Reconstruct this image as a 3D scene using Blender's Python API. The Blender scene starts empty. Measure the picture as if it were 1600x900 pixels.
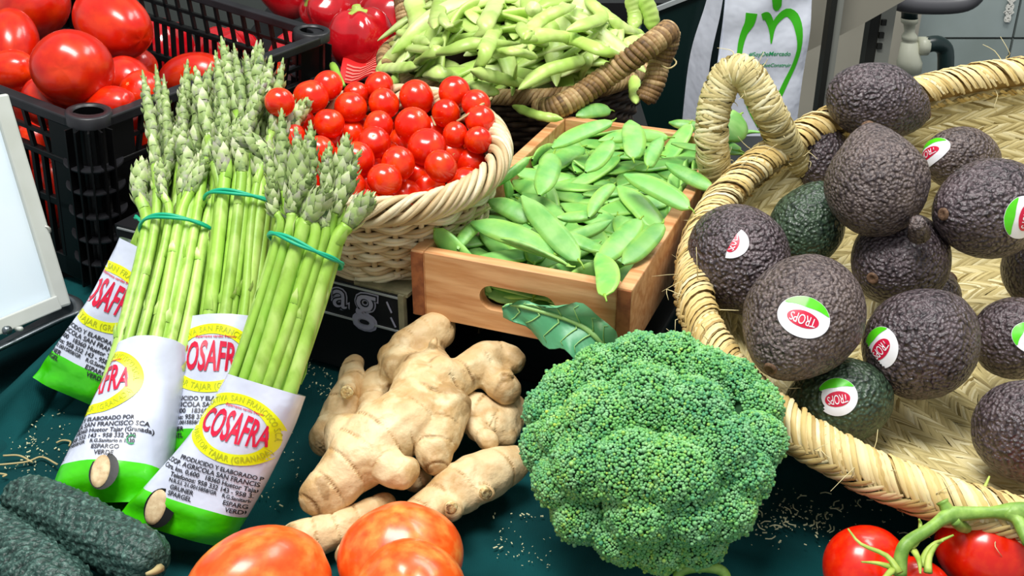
import bpy, math, random
import numpy as np
from mathutils import Vector, Matrix, noise
from mathutils.bvhtree import BVHTree

# ---------------------------------------------------------------- camera, world, lights, exposure
SC = bpy.context.scene
COL = SC.collection
PITCH, FOC, DIST = math.radians(28), 1750.0, 1.10
FWD = np.array([0, math.cos(PITCH), -math.sin(PITCH)])
UP = np.array([0, math.sin(PITCH), math.cos(PITCH)])
RT = np.array([1.0, 0, 0])
CAM = -FWD * DIST
cd = bpy.data.cameras.new('camera'); cam = bpy.data.objects.new('camera', cd); COL.objects.link(cam)
cd.sensor_width = 36; cd.lens = 36 * FOC / 1600; cd.clip_start = .01; cd.clip_end = 50
cam.location = CAM; cam.rotation_euler = (math.pi / 2 - PITCH, 0, 0)
SC.camera = cam
SC.view_settings.view_transform = 'Standard'; SC.view_settings.look = 'None'
SC.view_settings.gamma = 1; SC.view_settings.use_curve_mapping = False
SC.view_settings.exposure = 0.0
w = bpy.data.worlds.new('world'); SC.world = w; w.use_nodes = True
w.node_tree.nodes['Background'].inputs[0].default_value = (.93, .97, 1, 1)
w.node_tree.nodes['Background'].inputs[1].default_value = 0.5

def area(name, loc, target, size, power, color=(1, 1, 1)):
    l = bpy.data.lights.new(name, 'AREA'); l.energy = power; l.color = color
    l.shape = 'RECTANGLE'; l.size = size[0]; l.size_y = size[1]
    o = bpy.data.objects.new(name, l); COL.objects.link(o); o.location = loc
    o.rotation_euler = (Vector(target) - Vector(loc)).to_track_quat('-Z', 'Y').to_euler()
    return o
area('ceiling_or_fill_light', (-.25, -.55, 1.7), (0, 0, 0), (.8, .5), 36, (1, .985, .95))
area('ceiling_or_fill_light', (.9, .9, 1.5), (1.1, 1.6, -.2), (.8, .4), 14, (1, .99, .96))  # fill light added to brighten the wall and sink behind, no such lamp seen
area('ceiling_or_fill_light', (.9, .35, 1.9), (.1, 0, 0), (.9, .4), 17, (1, .98, .95))

# ---------------------------------------------------------------- pixel -> world helpers
def ray(px, py): return FWD + RT * (px - 800) / FOC + UP * (450 - py) / FOC
def A(px, py, z):
    r = ray(px, py); return CAM + r * (z - CAM[2]) / r[2]
def Ay(px, py, y):
    r = ray(px, py); return CAM + r * (y - CAM[1]) / r[1]
def Apl(px, py, z0, y0, ty):                     # on the plane z = z0 + ty*(y-y0)
    r = ray(px, py); t = (z0 + ty * (CAM[1] - y0) - CAM[2]) / (r[2] - ty * r[1]); return CAM + r * t
def dep(p): return float((np.asarray(p) - CAM) @ FWD)
def px2m(n, p): return n * dep(p) / FOC
def sdir(a, b, c=0):                             # right, up in the picture, towards the lens
    v = a * RT + b * UP - c * FWD; return v / np.linalg.norm(v)

# ---------------------------------------------------------------- materials
def srgb(h):
    if not isinstance(h, str): return tuple(h)[:3]
    c = [int(h[i:i + 2], 16) / 255 for i in (0, 2, 4)]
    return tuple(x / 12.92 if x <= .04045 else ((x + .055) / 1.055) ** 2.4 for x in c)
def mat(name, base, rough=.5, coat=0, metal=0, sss=0, mix=None, scale=20, detail=4, contrast=(.35, .65),
        bump=None, tint=None, objvar=0, spec=.5, stretch=None, trans=0, cell=None):
    """base colour; mix=(colour, ...) noise-blended over it; bump=(kind, scale, strength, dist); tint=(dark, light) from the 'tint' attribute"""
    m = bpy.data.materials.new(name); m.use_nodes = True
    nt = m.node_tree; N = nt.nodes; L = nt.links; b = N['Principled BSDF']
    b.inputs['Roughness'].default_value = rough; b.inputs['Metallic'].default_value = metal
    b.inputs['Specular IOR Level'].default_value = spec
    if coat: b.inputs['Coat Weight'].default_value = coat; b.inputs['Coat Roughness'].default_value = .12
    if sss: b.inputs['Subsurface Weight'].default_value = sss; b.inputs['Subsurface Radius'].default_value = (.006, .003, .0015); b.inputs['Subsurface Scale'].default_value = 1
    if trans: b.inputs['Transmission Weight'].default_value = trans
    def rgb(c):
        n = N.new('ShaderNodeRGB'); n.outputs[0].default_value = (*srgb(c), 1); return n.outputs[0]
    tc = N.new('ShaderNodeTexCoord'); co = tc.outputs['Object']
    if objvar or True:
        oi = N.new('ShaderNodeObjectInfo'); ad = N.new('ShaderNodeVectorMath'); ad.operation = 'ADD'
        ml = N.new('ShaderNodeMath'); ml.operation = 'MULTIPLY'; ml.inputs[1].default_value = 7; L.new(oi.outputs['Random'], ml.inputs[0])
        L.new(co, ad.inputs[0]); L.new(ml.outputs[0], ad.inputs[1]); co = ad.outputs[0]
    if stretch:
        mp = N.new('ShaderNodeMapping'); mp.inputs['Scale'].default_value = stretch; L.new(co, mp.inputs[0]); co = mp.outputs[0]
    cur = rgb(base)
    def mixc(f, a, c, bt='MIX'):
        n = N.new('ShaderNodeMix'); n.data_type = 'RGBA'; n.blend_type = bt
        if isinstance(f, float): n.inputs[0].default_value = f
        else: L.new(f, n.inputs[0])
        L.new(a, n.inputs[6]); L.new(c, n.inputs[7]); return n.outputs[2]
    def noi(s, d=4, off=0):
        n = N.new('ShaderNodeTexNoise'); n.inputs['Scale'].default_value = s; n.inputs['Detail'].default_value = d
        if off:
            v = N.new('ShaderNodeVectorMath'); v.operation = 'ADD'; v.inputs[1].default_value = (off, off, off); L.new(co, v.inputs[0]); L.new(v.outputs[0], n.inputs['Vector'])
        else: L.new(co, n.inputs['Vector'])
        return n.outputs['Fac']
    def ramp(f, lo, hi):
        n = N.new('ShaderNodeMapRange'); n.inputs[1].default_value = lo; n.inputs[2].default_value = hi; L.new(f, n.inputs[0]); return n.outputs[0]
    if tint:
        at = N.new('ShaderNodeAttribute'); at.attribute_name = 'tint'
        cur = mixc(at.outputs['Fac'], rgb(tint[0]), rgb(tint[1]))
        if len(tint) > 2:
            cur = mixc(ramp(at.outputs['Fac'], .5, 1), mixc(ramp(at.outputs['Fac'], 0, .5), rgb(tint[0]), rgb(tint[1])), rgb(tint[2]))
    for i, c in enumerate(mix or ()):
        cur = mixc(ramp(noi(scale * (1 + .7 * i), detail, 3.1 * i), *contrast), cur, rgb(c))
    if cell:                                      # (scale, crevice colour, raised colour)
        v = N.new('ShaderNodeTexVoronoi'); v.feature = 'SMOOTH_F1'; v.inputs['Scale'].default_value = cell[0]; L.new(co, v.inputs['Vector'])
        cur = mixc(ramp(v.outputs['Distance'], .25, .62), mixc(cell[3], cur, rgb(cell[2])), mixc(cell[3], cur, rgb(cell[1])))
    if objvar:
        h = N.new('ShaderNodeHueSaturation'); L.new(cur, h.inputs['Color'])
        L.new(ramp2(N, L, oi.outputs['Random'], 1 - objvar, 1 + objvar), h.inputs['Value']); cur = h.outputs[0]
    L.new(cur, b.inputs['Base Color'])
    if bump:
        bl = bump if isinstance(bump, list) else [bump]; nrm = None
        for kind, s, st, ds in bl:
            if kind == 'noise': f = noi(s, 3)
            elif kind == 'voronoi':
                v = N.new('ShaderNodeTexVoronoi'); v.feature = 'SMOOTH_F1'; v.inputs['Scale'].default_value = s; L.new(co, v.inputs['Vector']); f = v.outputs['Distance']
            elif kind == 'wave':
                v = N.new('ShaderNodeTexWave'); v.inputs['Scale'].default_value = s; v.inputs['Distortion'].default_value = 3; L.new(co, v.inputs['Vector']); f = v.outputs['Fac']
            elif kind == 'attr':
                v = N.new('ShaderNodeAttribute'); v.attribute_name = 'ring'; f = v.outputs['Fac']
            bn = N.new('ShaderNodeBump'); bn.inputs['Strength'].default_value = st; bn.inputs['Distance'].default_value = ds
            L.new(f, bn.inputs['Height'])
            if nrm: L.new(nrm, bn.inputs['Normal'])
            nrm = bn.outputs[0]
        L.new(nrm, b.inputs['Normal'])
    return m
def ramp2(N, L, f, lo, hi):
    n = N.new('ShaderNodeMapRange'); n.inputs[3].default_value = lo; n.inputs[4].default_value = hi; L.new(f, n.inputs[0]); return n.outputs[0]

# ---------------------------------------------------------------- mesh builder
def nrmz(v): return v / np.maximum(np.linalg.norm(v, axis=-1, keepdims=True), 1e-12)
class MB:
    def __init__(s): s.v = []; s.f = []; s.t = []; s.n = 0
    def add(s, v, f, t=.5):
        v = np.asarray(v, float).reshape(-1, 3)
        fs = f if isinstance(f, list) and len(f) and isinstance(f[0], np.ndarray) and f[0].ndim == 2 else [np.asarray(f, int)]
        for q in fs: s.f.append(q + s.n)
        s.v.append(v); s.t.append(np.broadcast_to(np.asarray(t, float), (len(v),)).copy()); s.n += len(v); return s
    def xf(s, M):                                  # transform everything added so far
        M = np.array(M); s.v = [x @ M[:3, :3].T + M[:3, 3] for x in s.v]; return s
    def verts(s): return np.vstack(s.v)
    def box(s, c, size, R=None, t=.5):
        x = np.array([[i, j, k] for i in (-.5, .5) for j in (-.5, .5) for k in (-.5, .5)]) * np.array(size)
        if R is not None: x = x @ np.array(R).T
        return s.add(x + np.array(c), np.array([[0, 1, 3, 2], [4, 6, 7, 5], [0, 4, 5, 1], [2, 3, 7, 6], [0, 2, 6, 4], [1, 5, 7, 3]]), t)
    def bar(s, a, b, w, h, up=(0, 0, 1), t=.5):
        a, b = np.array(a, float), np.array(b, float); d = b - a; l = np.linalg.norm(d); d = d / l
        y = nrmz(np.cross(up, d)); z = np.cross(d, y)
        return s.box((a + b) / 2, (l, w, h), np.array([d, y, z]).T, t)
    def grid(s, P, t=.5, cu=False, cv=False):       # P (nu,nv,3)
        nu, nv = P.shape[:2]; i = np.arange(nu if cu else nu - 1)[:, None]; j = np.arange(nv if cv else nv - 1)[None, :]
        i2 = (i + 1) % nu; j2 = (j + 1) % nv
        f = np.stack(np.broadcast_arrays(i * nv + j, i2 * nv + j, i2 * nv + j2, i * nv + j2), -1).reshape(-1, 4)
        if np.ndim(t) == 2: t = np.asarray(t).reshape(-1)
        return s.add(P.reshape(-1, 3), f, t)
    def tubes(s, P, Nn, r, k=6, t=.5, flat=1.0, closed=False, caps=True):   # P (m,n,3); Nn (m,n,3) side hint; r scalar/(m,n)
        P = np.asarray(P, float)
        if P.ndim == 2: P = P[None]
        Nn = np.broadcast_to(np.asarray(Nn, float), P.shape); m, n = P.shape[:2]
        if closed: T = np.roll(P, -1, 1) - np.roll(P, 1, 1)
        else: T = np.gradient(P, axis=1)
        T = nrmz(T); B = nrmz(np.cross(T, Nn)); U = np.cross(B, T)
        r = np.broadcast_to(np.asarray(r, float), (m, n))[..., None, None]
        a = np.arange(k) * 2 * math.pi / k
        V = P[:, :, None] + r * (np.cos(a)[:, None] * B[:, :, None] + flat * np.sin(a)[:, None] * U[:, :, None])
        mm = np.arange(m)[:, None, None]; i = np.arange(n if closed else n - 1)[None, :, None]; j = np.arange(k)[None, None, :]
        b0 = mm * n * k; i2 = (i + 1) % n; j2 = (j + 1) % k
        f = np.stack(np.broadcast_arrays(b0 + i * k + j, b0 + i * k + j2, b0 + i2 * k + j2, b0 + i2 * k + j), -1).reshape(-1, 4)
        fs = [f]
        if caps and not closed:
            ar = np.arange(k)
            fs.append((np.arange(m)[:, None] * n * k + ar[None, ::-1])); fs.append((np.arange(m)[:, None] * n * k + (n - 1) * k + ar[None]))
        tt = np.broadcast_to(np.asarray(t, float).reshape(-1, 1, 1) if np.ndim(t) == 1 else (np.asarray(t, float)[..., None] if np.ndim(t) == 2 else t), (m, n, k)).reshape(-1)
        return s.add(V.reshape(-1, 3), fs, tt)
    def tube(s, path, r, k=8, t=.5, flat=1.0, closed=False, hint=None):
        P = np.asarray(path, float)
        if hint is None:                            # transported frame
            T = nrmz(np.gradient(P, axis=0)); h = np.array([0, 0, 1.]) if abs(T[0][2]) < .9 else np.array([1., 0, 0]); H = []
            for q in T:
                h = h - q * (h @ q); h = h / (np.linalg.norm(h) + 1e-12); H.append(h)
            hint = np.array(H)[None]
        return s.tubes(P[None], hint, np.asarray(r, float)[None] if np.ndim(r) else r, k, t if np.ndim(t) == 0 else np.asarray(t)[None], flat, closed)
    def ribs(s, P, Nn, wd, t=.5, arch=.35):         # ribbons, 3 across: P (m,n,3)
        T = nrmz(np.gradient(P, axis=1)); Nn = np.broadcast_to(Nn, P.shape); B = nrmz(np.cross(T, Nn)); m, n = P.shape[:2]
        wd = np.broadcast_to(np.asarray(wd, float), (m, n))[..., None]
        V = np.stack([P - B * wd, P + Nn * wd * arch, P + B * wd], 2)
        b0 = np.arange(m)[:, None, None] * n * 3; i = np.arange(n - 1)[None, :, None]; j = np.arange(2)[None, None, :]
        f = np.stack(np.broadcast_arrays(b0 + i * 3 + j, b0 + i * 3 + j + 1, b0 + (i + 1) * 3 + j + 1, b0 + (i + 1) * 3 + j), -1).reshape(-1, 4)
        tt = np.broadcast_to(np.asarray(t, float).reshape(-1, 1, 1) if np.ndim(t) == 1 else t, (m, n, 3)).reshape(-1)
        return s.add(V.reshape(-1, 3), f, tt)
    def mesh(s, name, m=None, smooth=True, ring=None):
        me = bpy.data.meshes.new(name); V = s.verts()
        fs = [f for f in s.f if len(f)]
        nl = sum(f.size for f in fs); npol = sum(len(f) for f in fs)
        me.vertices.add(len(V)); me.vertices.foreach_set('co', V.astype(np.float32).ravel())
        me.loops.add(nl); me.loops.foreach_set('vertex_index', np.concatenate([f.ravel() for f in fs]).astype(np.int32))
        cnt = np.concatenate([np.full(len(f), f.shape[1]) for f in fs]); st = np.concatenate([[0], np.cumsum(cnt)[:-1]])
        me.polygons.add(npol); me.polygons.foreach_set('loop_start', st.astype(np.int32))
        me.update(calc_edges=True); me.validate()
        me.polygons.foreach_set('use_smooth', np.full(len(me.polygons), bool(smooth)))
        a = me.attributes.new('tint', 'FLOAT', 'POINT'); a.data.foreach_set('value', np.concatenate(s.t).astype(np.float32))
        if ring is not None:
            a = me.attributes.new('ring', 'FLOAT', 'POINT'); a.data.foreach_set('value', np.asarray(ring, np.float32))
        if m: me.materials.append(m)
        return me
    def build(s, name, m, parent=None, smooth=True, local=False, origin=None, sub=0, bevel=0, ring=None):
        """world-space verts unless local; top-level meshes get their origin at their base"""
        if parent is not None and not local:
            M = parent['_inv']; s.xf(np.array(M).reshape(4, 4))
        loc = None
        if parent is None and not local:
            V = s.verts(); loc = np.array(origin) if origin is not None else np.array([*V.mean(0)[:2], V[:, 2].min()])
            s.v = [x - loc for x in s.v]
        o = bpy.data.objects.new(name, s.mesh(name, m, smooth, ring)); COL.objects.link(o)
        if loc is not None: o.location = loc
        if parent is not None: o.parent = parent if not parent.get('_part') else parent
        if bevel:
            b = o.modifiers.new('bevel', 'BEVEL'); b.width = bevel; b.segments = 2; b.limit_method = 'ANGLE'
        if sub:
            q = o.modifiers.new('sub', 'SUBSURF'); q.levels = sub; q.render_levels = sub
        o['_inv'] = parent['_inv'] if parent is not None else [float(x) for x in np.array(Matrix.Translation(-Vector(loc)) if loc is not None else Matrix()).ravel()]
        return o
def tag(o, label=None, cat=None, group=None, kind=None):
    for k, v in (('label', label), ('category', cat), ('group', group), ('kind', kind)):
        if v: o[k] = v
    return o
def thing(name, label, cat, M=(0, 0, 0), group=None):
    o = bpy.data.objects.new(name, None); COL.objects.link(o); o.empty_display_size = .01
    M = Matrix(M) if len(M) == 4 else Matrix.Translation(Vector(M))
    o.matrix_world = M; o['_inv'] = [float(x) for x in np.array(M.inverted()).ravel()]
    return tag(o, label, cat, group)
def frame(o, x, z):                                 # 4x4 with x and z axes given
    x = nrmz(np.array(x, float)); z = np.array(z, float); z = nrmz(z - x * (x @ z)); y = np.cross(z, x)
    M = np.eye(4); M[:3, 0], M[:3, 1], M[:3, 2], M[:3, 3] = x, y, z, o; return M
def zframe(o, z, x=(1, 0, 0)):
    z = nrmz(np.array(z, float)); x = np.array(x, float)
    if abs(nrmz(x) @ z) > .95: x = np.array([0, 1., 0])
    x = nrmz(x - z * (x @ z)); M = np.eye(4); M[:3, 0], M[:3, 1], M[:3, 2], M[:3, 3] = x, np.cross(z, x), z, o; return M
def spl(pts, n):                                    # Catmull-Rom through points
    P = np.asarray(pts, float); P = np.vstack([2 * P[0] - P[1], P, 2 * P[-1] - P[-2]]); m = len(P) - 3
    u = np.linspace(0, m - 1e-9, n); i = u.astype(int); t = (u - i)[:, None]
    a, b, c, d = P[i], P[i + 1], P[i + 2], P[i + 3]
    return .5 * (2 * b + (c - a) * t + (2 * a - 5 * b + 4 * c - d) * t ** 2 + (3 * b - a - 3 * c + d) * t ** 3)
def lie(v):                                          # how a long thing lies, seen in the picture
    a = math.degrees(math.atan2(float(np.dot(v, UP)), float(np.dot(v, RT)))) % 180
    return 'lying level' if a < 15 or a > 165 else 'slanting up to the right' if a < 60 else 'pointing to the back' if a < 120 else 'slanting up to the left'
def smooth01(x): x = np.clip(x, 0, 1); return x * x * (3 - 2 * x)
def vnoise(P, s, seed=0):                            # cheap smooth vector noise from summed sines
    rng = np.random.RandomState(seed); out = 0
    for k in range(7):
        d = rng.normal(size=3); d /= np.linalg.norm(d); out = out + np.sin(P @ d * s * (.6 + .8 * rng.rand()) + rng.rand() * 6.3)
    return out / 3.5

# ---------------------------------------------------------------- flat print laid onto a surface
def text2d(txt, size=1, bold=0, shear=0, space=1.0):
    c = bpy.data.curves.new('t', 'FONT'); c.body = txt; c.size = size; c.offset = bold; c.shear = shear; c.space_character = space
    c.align_x = 'CENTER'; c.align_y = 'CENTER'; c.resolution_u = 3
    o = bpy.data.objects.new('t', c); COL.objects.link(o); bpy.context.view_layer.update()
    me = bpy.data.meshes.new_from_object(o.evaluated_get(bpy.context.evaluated_depsgraph_get()))
    V = np.array([v.co[:2] for v in me.vertices]); F = [list(p.vertices) for p in me.polygons]
    COL.objects.unlink(o); bpy.data.objects.remove(o); bpy.data.curves.remove(c); bpy.data.meshes.remove(me)
    return V, F
def disc2d(rx, ry, n=48, rings=6, r0=0, a0=0, a1=2 * math.pi):
    a = np.linspace(a0, a1, n + 1); rr = np.linspace(r0, 1, rings + 1)
    V = np.stack([rr[:, None] * np.cos(a) * rx, rr[:, None] * np.sin(a) * ry], -1).reshape(-1, 2)
    F = [[i * (n + 1) + j, (i + 1) * (n + 1) + j, (i + 1) * (n + 1) + j + 1, i * (n + 1) + j + 1] for i in range(rings) for j in range(n)]
    return V, F
def bvh_of(mb):
    V = mb.verts(); F = [list(map(int, q)) for f in mb.f for q in f]
    return BVHTree.FromPolygons([tuple(x) for x in V], F)
def lay(bvh, V2, F, o, x, y, off=.0004, reach=.05):
    """cast the flat outline (metres in the x,y frame at o) onto the surface along -n; faces that miss are dropped"""
    x = nrmz(np.array(x, float)); y = np.array(y, float); y = nrmz(y - x * (x @ y)); n = np.cross(x, y); P = []; ok = []
    for a, b in V2:
        p = np.array(o) + x * a + y * b + n * reach
        h = bvh.ray_cast(Vector(p), Vector(-n), reach * 2.2)
        if h[0] is None: P.append(p); ok.append(False)
        else: P.append(np.array(h[0]) + n * off); ok.append(abs(h[1].dot(Vector(n))) > .12)
    G = [f for f in F if all(ok[i] for i in f)]
    return np.array(P), G
def add_lay(mb, r, t=.5):
    P, G = r
    if not G: return
    by = {}
    for g in G: by.setdefault(len(g), []).append(g)
    mb.add(P, [np.array(v, int) for v in by.values()], t)
# ---------------------------------------------------------------- materials used by the things
M = {}
M['cloth'] = mat('green_cloth', '043234', .9, mix=['08484a'], scale=9, bump=[('wave', 260, .15, .0006), ('noise', 900, .25, .0006)], stretch=(1, 1, 1), spec=.15)
M['tom'] = mat('tomato_skin', 'e01a04', .24, coat=.25, mix=['ea3406'], scale=7, contrast=(.4, .8), objvar=.12)
M['cherry'] = mat('cherry_tomato_skin', 'dc1e04', .22, coat=.25, mix=['ee4a0a'], scale=1.2, contrast=(.42, .75), objvar=.12)
M['romatom'] = mat('plum_tomato_skin', 'd61c04', .26, coat=.25, mix=['e84408', 'b81204'], scale=1.4, contrast=(.42, .8), objvar=.12)
M['heart'] = mat('orange_tomato_skin', 'ee5a16', .3, coat=.2, mix=['f6a04c', 'e64a0c'], scale=2.2, contrast=(.42, .72))
M['scar'] = mat('stem_scar', 'e8b06a', .7, mix=['a06a34'], scale=300)
M['calyx'] = mat('green_calyx', '8aa83a', .5, mix=['b8c860'], scale=90)
M['vine'] = mat('green_vine', '86b040', .45, mix=['a8cc68', '6a9438'], scale=60, bump=('noise', 500, .3, .0006))
M['pepper'] = mat('red_pepper_skin', 'a80812', .15, coat=.6, mix=['cc1420'], scale=1.5)
M['cuke'] = mat('cucumber_skin', '1f3a33', .45, tint=('10241f', '2c4a42', '6a8a80'), mix=['22403a', '557a70'], scale=260, contrast=(.55, .75), bump=[('noise', 330, .8, .002), ('voronoi', 420, .6, .0015)])
M['avo'] = mat('avocado_skin', '33282c', .40, tint=('2a2028', '453a40'), mix=['544446', '241a22'], scale=26, contrast=(.4, .7), cell=(400, '140d10', '7a6c70', .5), bump=[('voronoi', 400, 1, .0030), ('noise', 200, .8, .003)], objvar=.12, spec=.6)
M['avobrown'] = mat('avocado_brown_skin', '56484a', .44, mix=['6c5c58', '382c30'], scale=24, contrast=(.4, .7), cell=(430, '1c1416', '8c7e78', .5), bump=[('voronoi', 430, 1, .003), ('noise', 220, .8, .003)], spec=.5)
M['avogreen'] = mat('avocado_green_skin', '2a4032', .36, mix=['44583e', '1c2a24'], scale=26, contrast=(.4, .7), cell=(380, '101a14', '5c7458', .4), bump=[('voronoi', 380, .9, .0026), ('noise', 160, .7, .0025)], spec=.55)
M['avostem'] = mat('avocado_stem', '7a5c44', .8, mix=['4c3626'], scale=500)
M['stk_white'] = mat('sticker_white', 'f2f2f8', .35); M['stk_green'] = mat('sticker_green', '58d81c', .35); M['stk_red'] = mat('sticker_red', 'd01840', .35)
M['straw'] = mat('esparto_straw', 'd8c07c', .6, tint=('82703c', 'd0c086', 'efe6bc'), mix=['d8c88c'], scale=50, contrast=(.55, .8), spec=.3)
M['strawrim'] = mat('esparto_rim', 'd8b060', .55, tint=('8c6c34', 'd6ba76', 'f2e4b4'), mix=['e2c88c'], scale=40, contrast=(.5, .8), spec=.35)
M['strawback'] = mat('esparto_shaded_ground', '54421c', .8, mix=['382a10'], scale=120)  # body colour darkened so the crevices between the straw look shaded
M['wicker'] = mat('pale_wicker', 'c8b083', .5, tint=('9a7f55', 'cdb68c', 'ece0c0'), mix=['b89a68'], scale=60, contrast=(.5, .8), bump=('noise', 500, .3, .0006), spec=.4)
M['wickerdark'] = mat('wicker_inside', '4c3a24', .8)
M['seagrass'] = mat('brown_seagrass', '8c6c44', .6, tint=('4a3420', '977548', 'cdb080'), mix=['6a4c2c'], scale=60, contrast=(.5, .8), bump=('wave', 300, .3, .0006))
M['seadark'] = mat('dark_seagrass', '3c2c1e', .65, tint=('1e1610', '4a3828', '7a6148'), mix=['241a12'], scale=60)
M['wood'] = mat('pale_wood', 'cc9460', .5, mix=['b87a48', 'dcaa78'], scale=9, contrast=(.4, .65), stretch=(1, 9, 9), bump=('noise', 60, .12, .001))
M['woodend'] = mat('end_grain_wood', '9c5c34', .55, mix=['7c4426'], scale=12, contrast=(.4, .6), stretch=(9, 1, 9), bump=('noise', 60, .15, .001))
M['woodold'] = mat('grey_wood', '9c8c6c', .8, mix=['7a6a4c'], scale=20, stretch=(1, 8, 8))
M['pea'] = mat('snow_pea_skin', '5fae3c', .42, tint=('48923a', '78b452', 'a8d864'), mix=['9ccc78', '5ca450'], scale=40, contrast=(.45, .75), objvar=.16, sss=0, bump=('noise', 200, .1, .001))
M['peastem'] = mat('pea_stem', '8ab43c', .5)
M['bean'] = mat('flat_bean_skin', 'a9c95c', .36, tint=('8ab440', 'bcd672', 'e2e8ac'), mix=['c8dc8c', '9cc254'], scale=22, contrast=(.45, .75), objvar=.14, bump=('noise', 90, .15, .002))
M['spear'] = mat('asparagus_stalk', '8cbc3a', .4, tint=('74a834', '9cc84c', 'dce2a0'), mix=['b8d474', '86ac3c'], scale=60, contrast=(.48, .72), objvar=.12, bump=('noise', 300, .15, .0008), stretch=(1, 1, .25))
M['tip'] = mat('asparagus_tip', '8aa860', .55, tint=('3c5a24', '98b068', 'd0d6ac'), mix=['a09894', 'a8c070'], scale=150, contrast=(.5, .75), objvar=.12)
M['butt'] = mat('asparagus_cut_end', 'd8c49c', .7, mix=['b89c74'], scale=200)
M['band'] = mat('teal_rubber', '0fa87e', .45)
M['wrap'] = mat('white_wrapper', 'ccd2e4', .3, coat=.3, bump=('noise', 35, .5, .004))
M['wrapgreen'] = mat('green_wrapper', '4cd808', .28, coat=.35, mix=['38c006'], scale=30, bump=('noise', 40, .5, .004))
M['ink_yellow'] = mat('yellow_print', 'e6ee08', .35); M['ink_red'] = mat('red_print', 'd4123c', .35)
M['ink_black'] = mat('black_print', '23232b', .4); M['ink_olive'] = mat('olive_print', 'b4ba20', .4); M['ink_green'] = mat('green_print', '2aa060', .4)
M['ginger'] = mat('ginger_skin', 'd9bd86', .5, tint=('7c5c34', 'd2b280', 'ecd8b0'), mix=['bc9660', 'e6d2a6'], scale=45, contrast=(.48, .72), bump=[('attr', 1, .8, .0010), ('noise', 220, .55, .0015), ('noise', 60, .3, .003)], spec=.4)
M['gingercut'] = mat('ginger_cut', 'c8a86c', .8, mix=['8c7450', 'e4d49c'], scale=220, contrast=(.45, .6), bump=('noise', 700, .6, .001))
M['broc'] = mat('broccoli_buds', '6fb45c', .6, tint=('4a9468', '78b860', 'c4d850'), mix=['94c890'], scale=140, contrast=(.45, .75), spec=.35)
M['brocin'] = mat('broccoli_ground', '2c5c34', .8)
M['brocstem'] = mat('broccoli_stem', '8cb468', .5)
M['leaf'] = mat('broccoli_leaf', '3d8a52', .42, tint=('2f7c4c', '56a470', 'b0d4a8'), mix=['5aa878'], scale=25, bump=('noise', 120, .3, .001))
M['vein'] = mat('leaf_midrib', '9ccc78', .45)
M['black'] = mat('black_plastic', '060607', .38, spec=.4, bump=('noise', 200, .08, .0006))
M['blackrim'] = mat('black_plastic_rim', '18181b', .42, mix=['232327'], scale=30)
M['card'] = mat('black_cardboard', '0a0a0e', .5); M['cardedge'] = mat('cardboard_edge', '8c8668', .8, mix=['6c6a50'], scale=80)
M['print_grey'] = mat('grey_print', '9a9aac', .5); M['print_dark'] = mat('dark_print', '14141c', .5)
M['redpaper'] = mat('red_paper', 'e02020', .5); M['pinkpaper'] = mat('pale_red_stripe', 'f0786c', .5)
M['whiteplastic'] = mat('white_plastic', 'c8dcea', .35, mix=['d8e4ec'], scale=5); M['notice'] = mat('worn_paper', 'd8d8d0', .7, mix=['3c3c38'], scale=260, contrast=(.55, .6)); M['frameplastic'] = mat('frame_plastic', 'c8ccc8', .4, mix=['b4b8b0'], scale=12)
M['steel'] = mat('brushed_steel', '9aa2a6', .3, metal=.85, mix=['70787c'], scale=20, bump=('noise', 60, .2, .002))
M['rust'] = mat('rusty_spot', '8a5a2c', .8, mix=['5c3c1c'], scale=200)
M['bag'] = mat('white_bag', 'dde2ee', .55, bump=('noise', 18, .5, .01)); M['bagprint'] = mat('green_bag_print', '3cb814', .5)
M['darkpanel'] = mat('dark_green_panel', '041a18', .35, mix=['06201e'], scale=4); M['edge'] = mat('pale_edge_trim', '9aa0a0', .4)
M['tile'] = mat('grey_wall_tile', '93a0a0', .3, mix=['9aa6a4', '87938f'], scale=3); M['grout'] = mat('grout', '5c625e', .9)
M['apron'] = mat('steel_sink_apron', 'aaa698', .45, metal=.2, mix=['9a9688'], scale=4)
M['leg'] = mat('grey_steel_leg', '8e9088', .5, metal=.2); M['legdark'] = mat('leg_shade', '141611', .6)  # second one is a darker copy of the leg colour for its shaded side
M['pvc'] = mat('white_pvc', 'c4c6b2', .4); M['pvcdark'] = mat('dark_pvc', '1c2f2e', .35); M['pipe'] = mat('grey_pipe', '4c4c50', .4)
M['floor'] = mat('market_floor', '2c302e', .6, mix=['383c3a'], scale=6)
M['crumb'] = mat('pale_crumbs', 'c8c8a0', .8); M['fiber'] = mat('dry_fibre', 'b0a070', .7)
M['silver'] = mat('bare_metal_wire', 'b0b0a8', .4, metal=.5)
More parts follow.
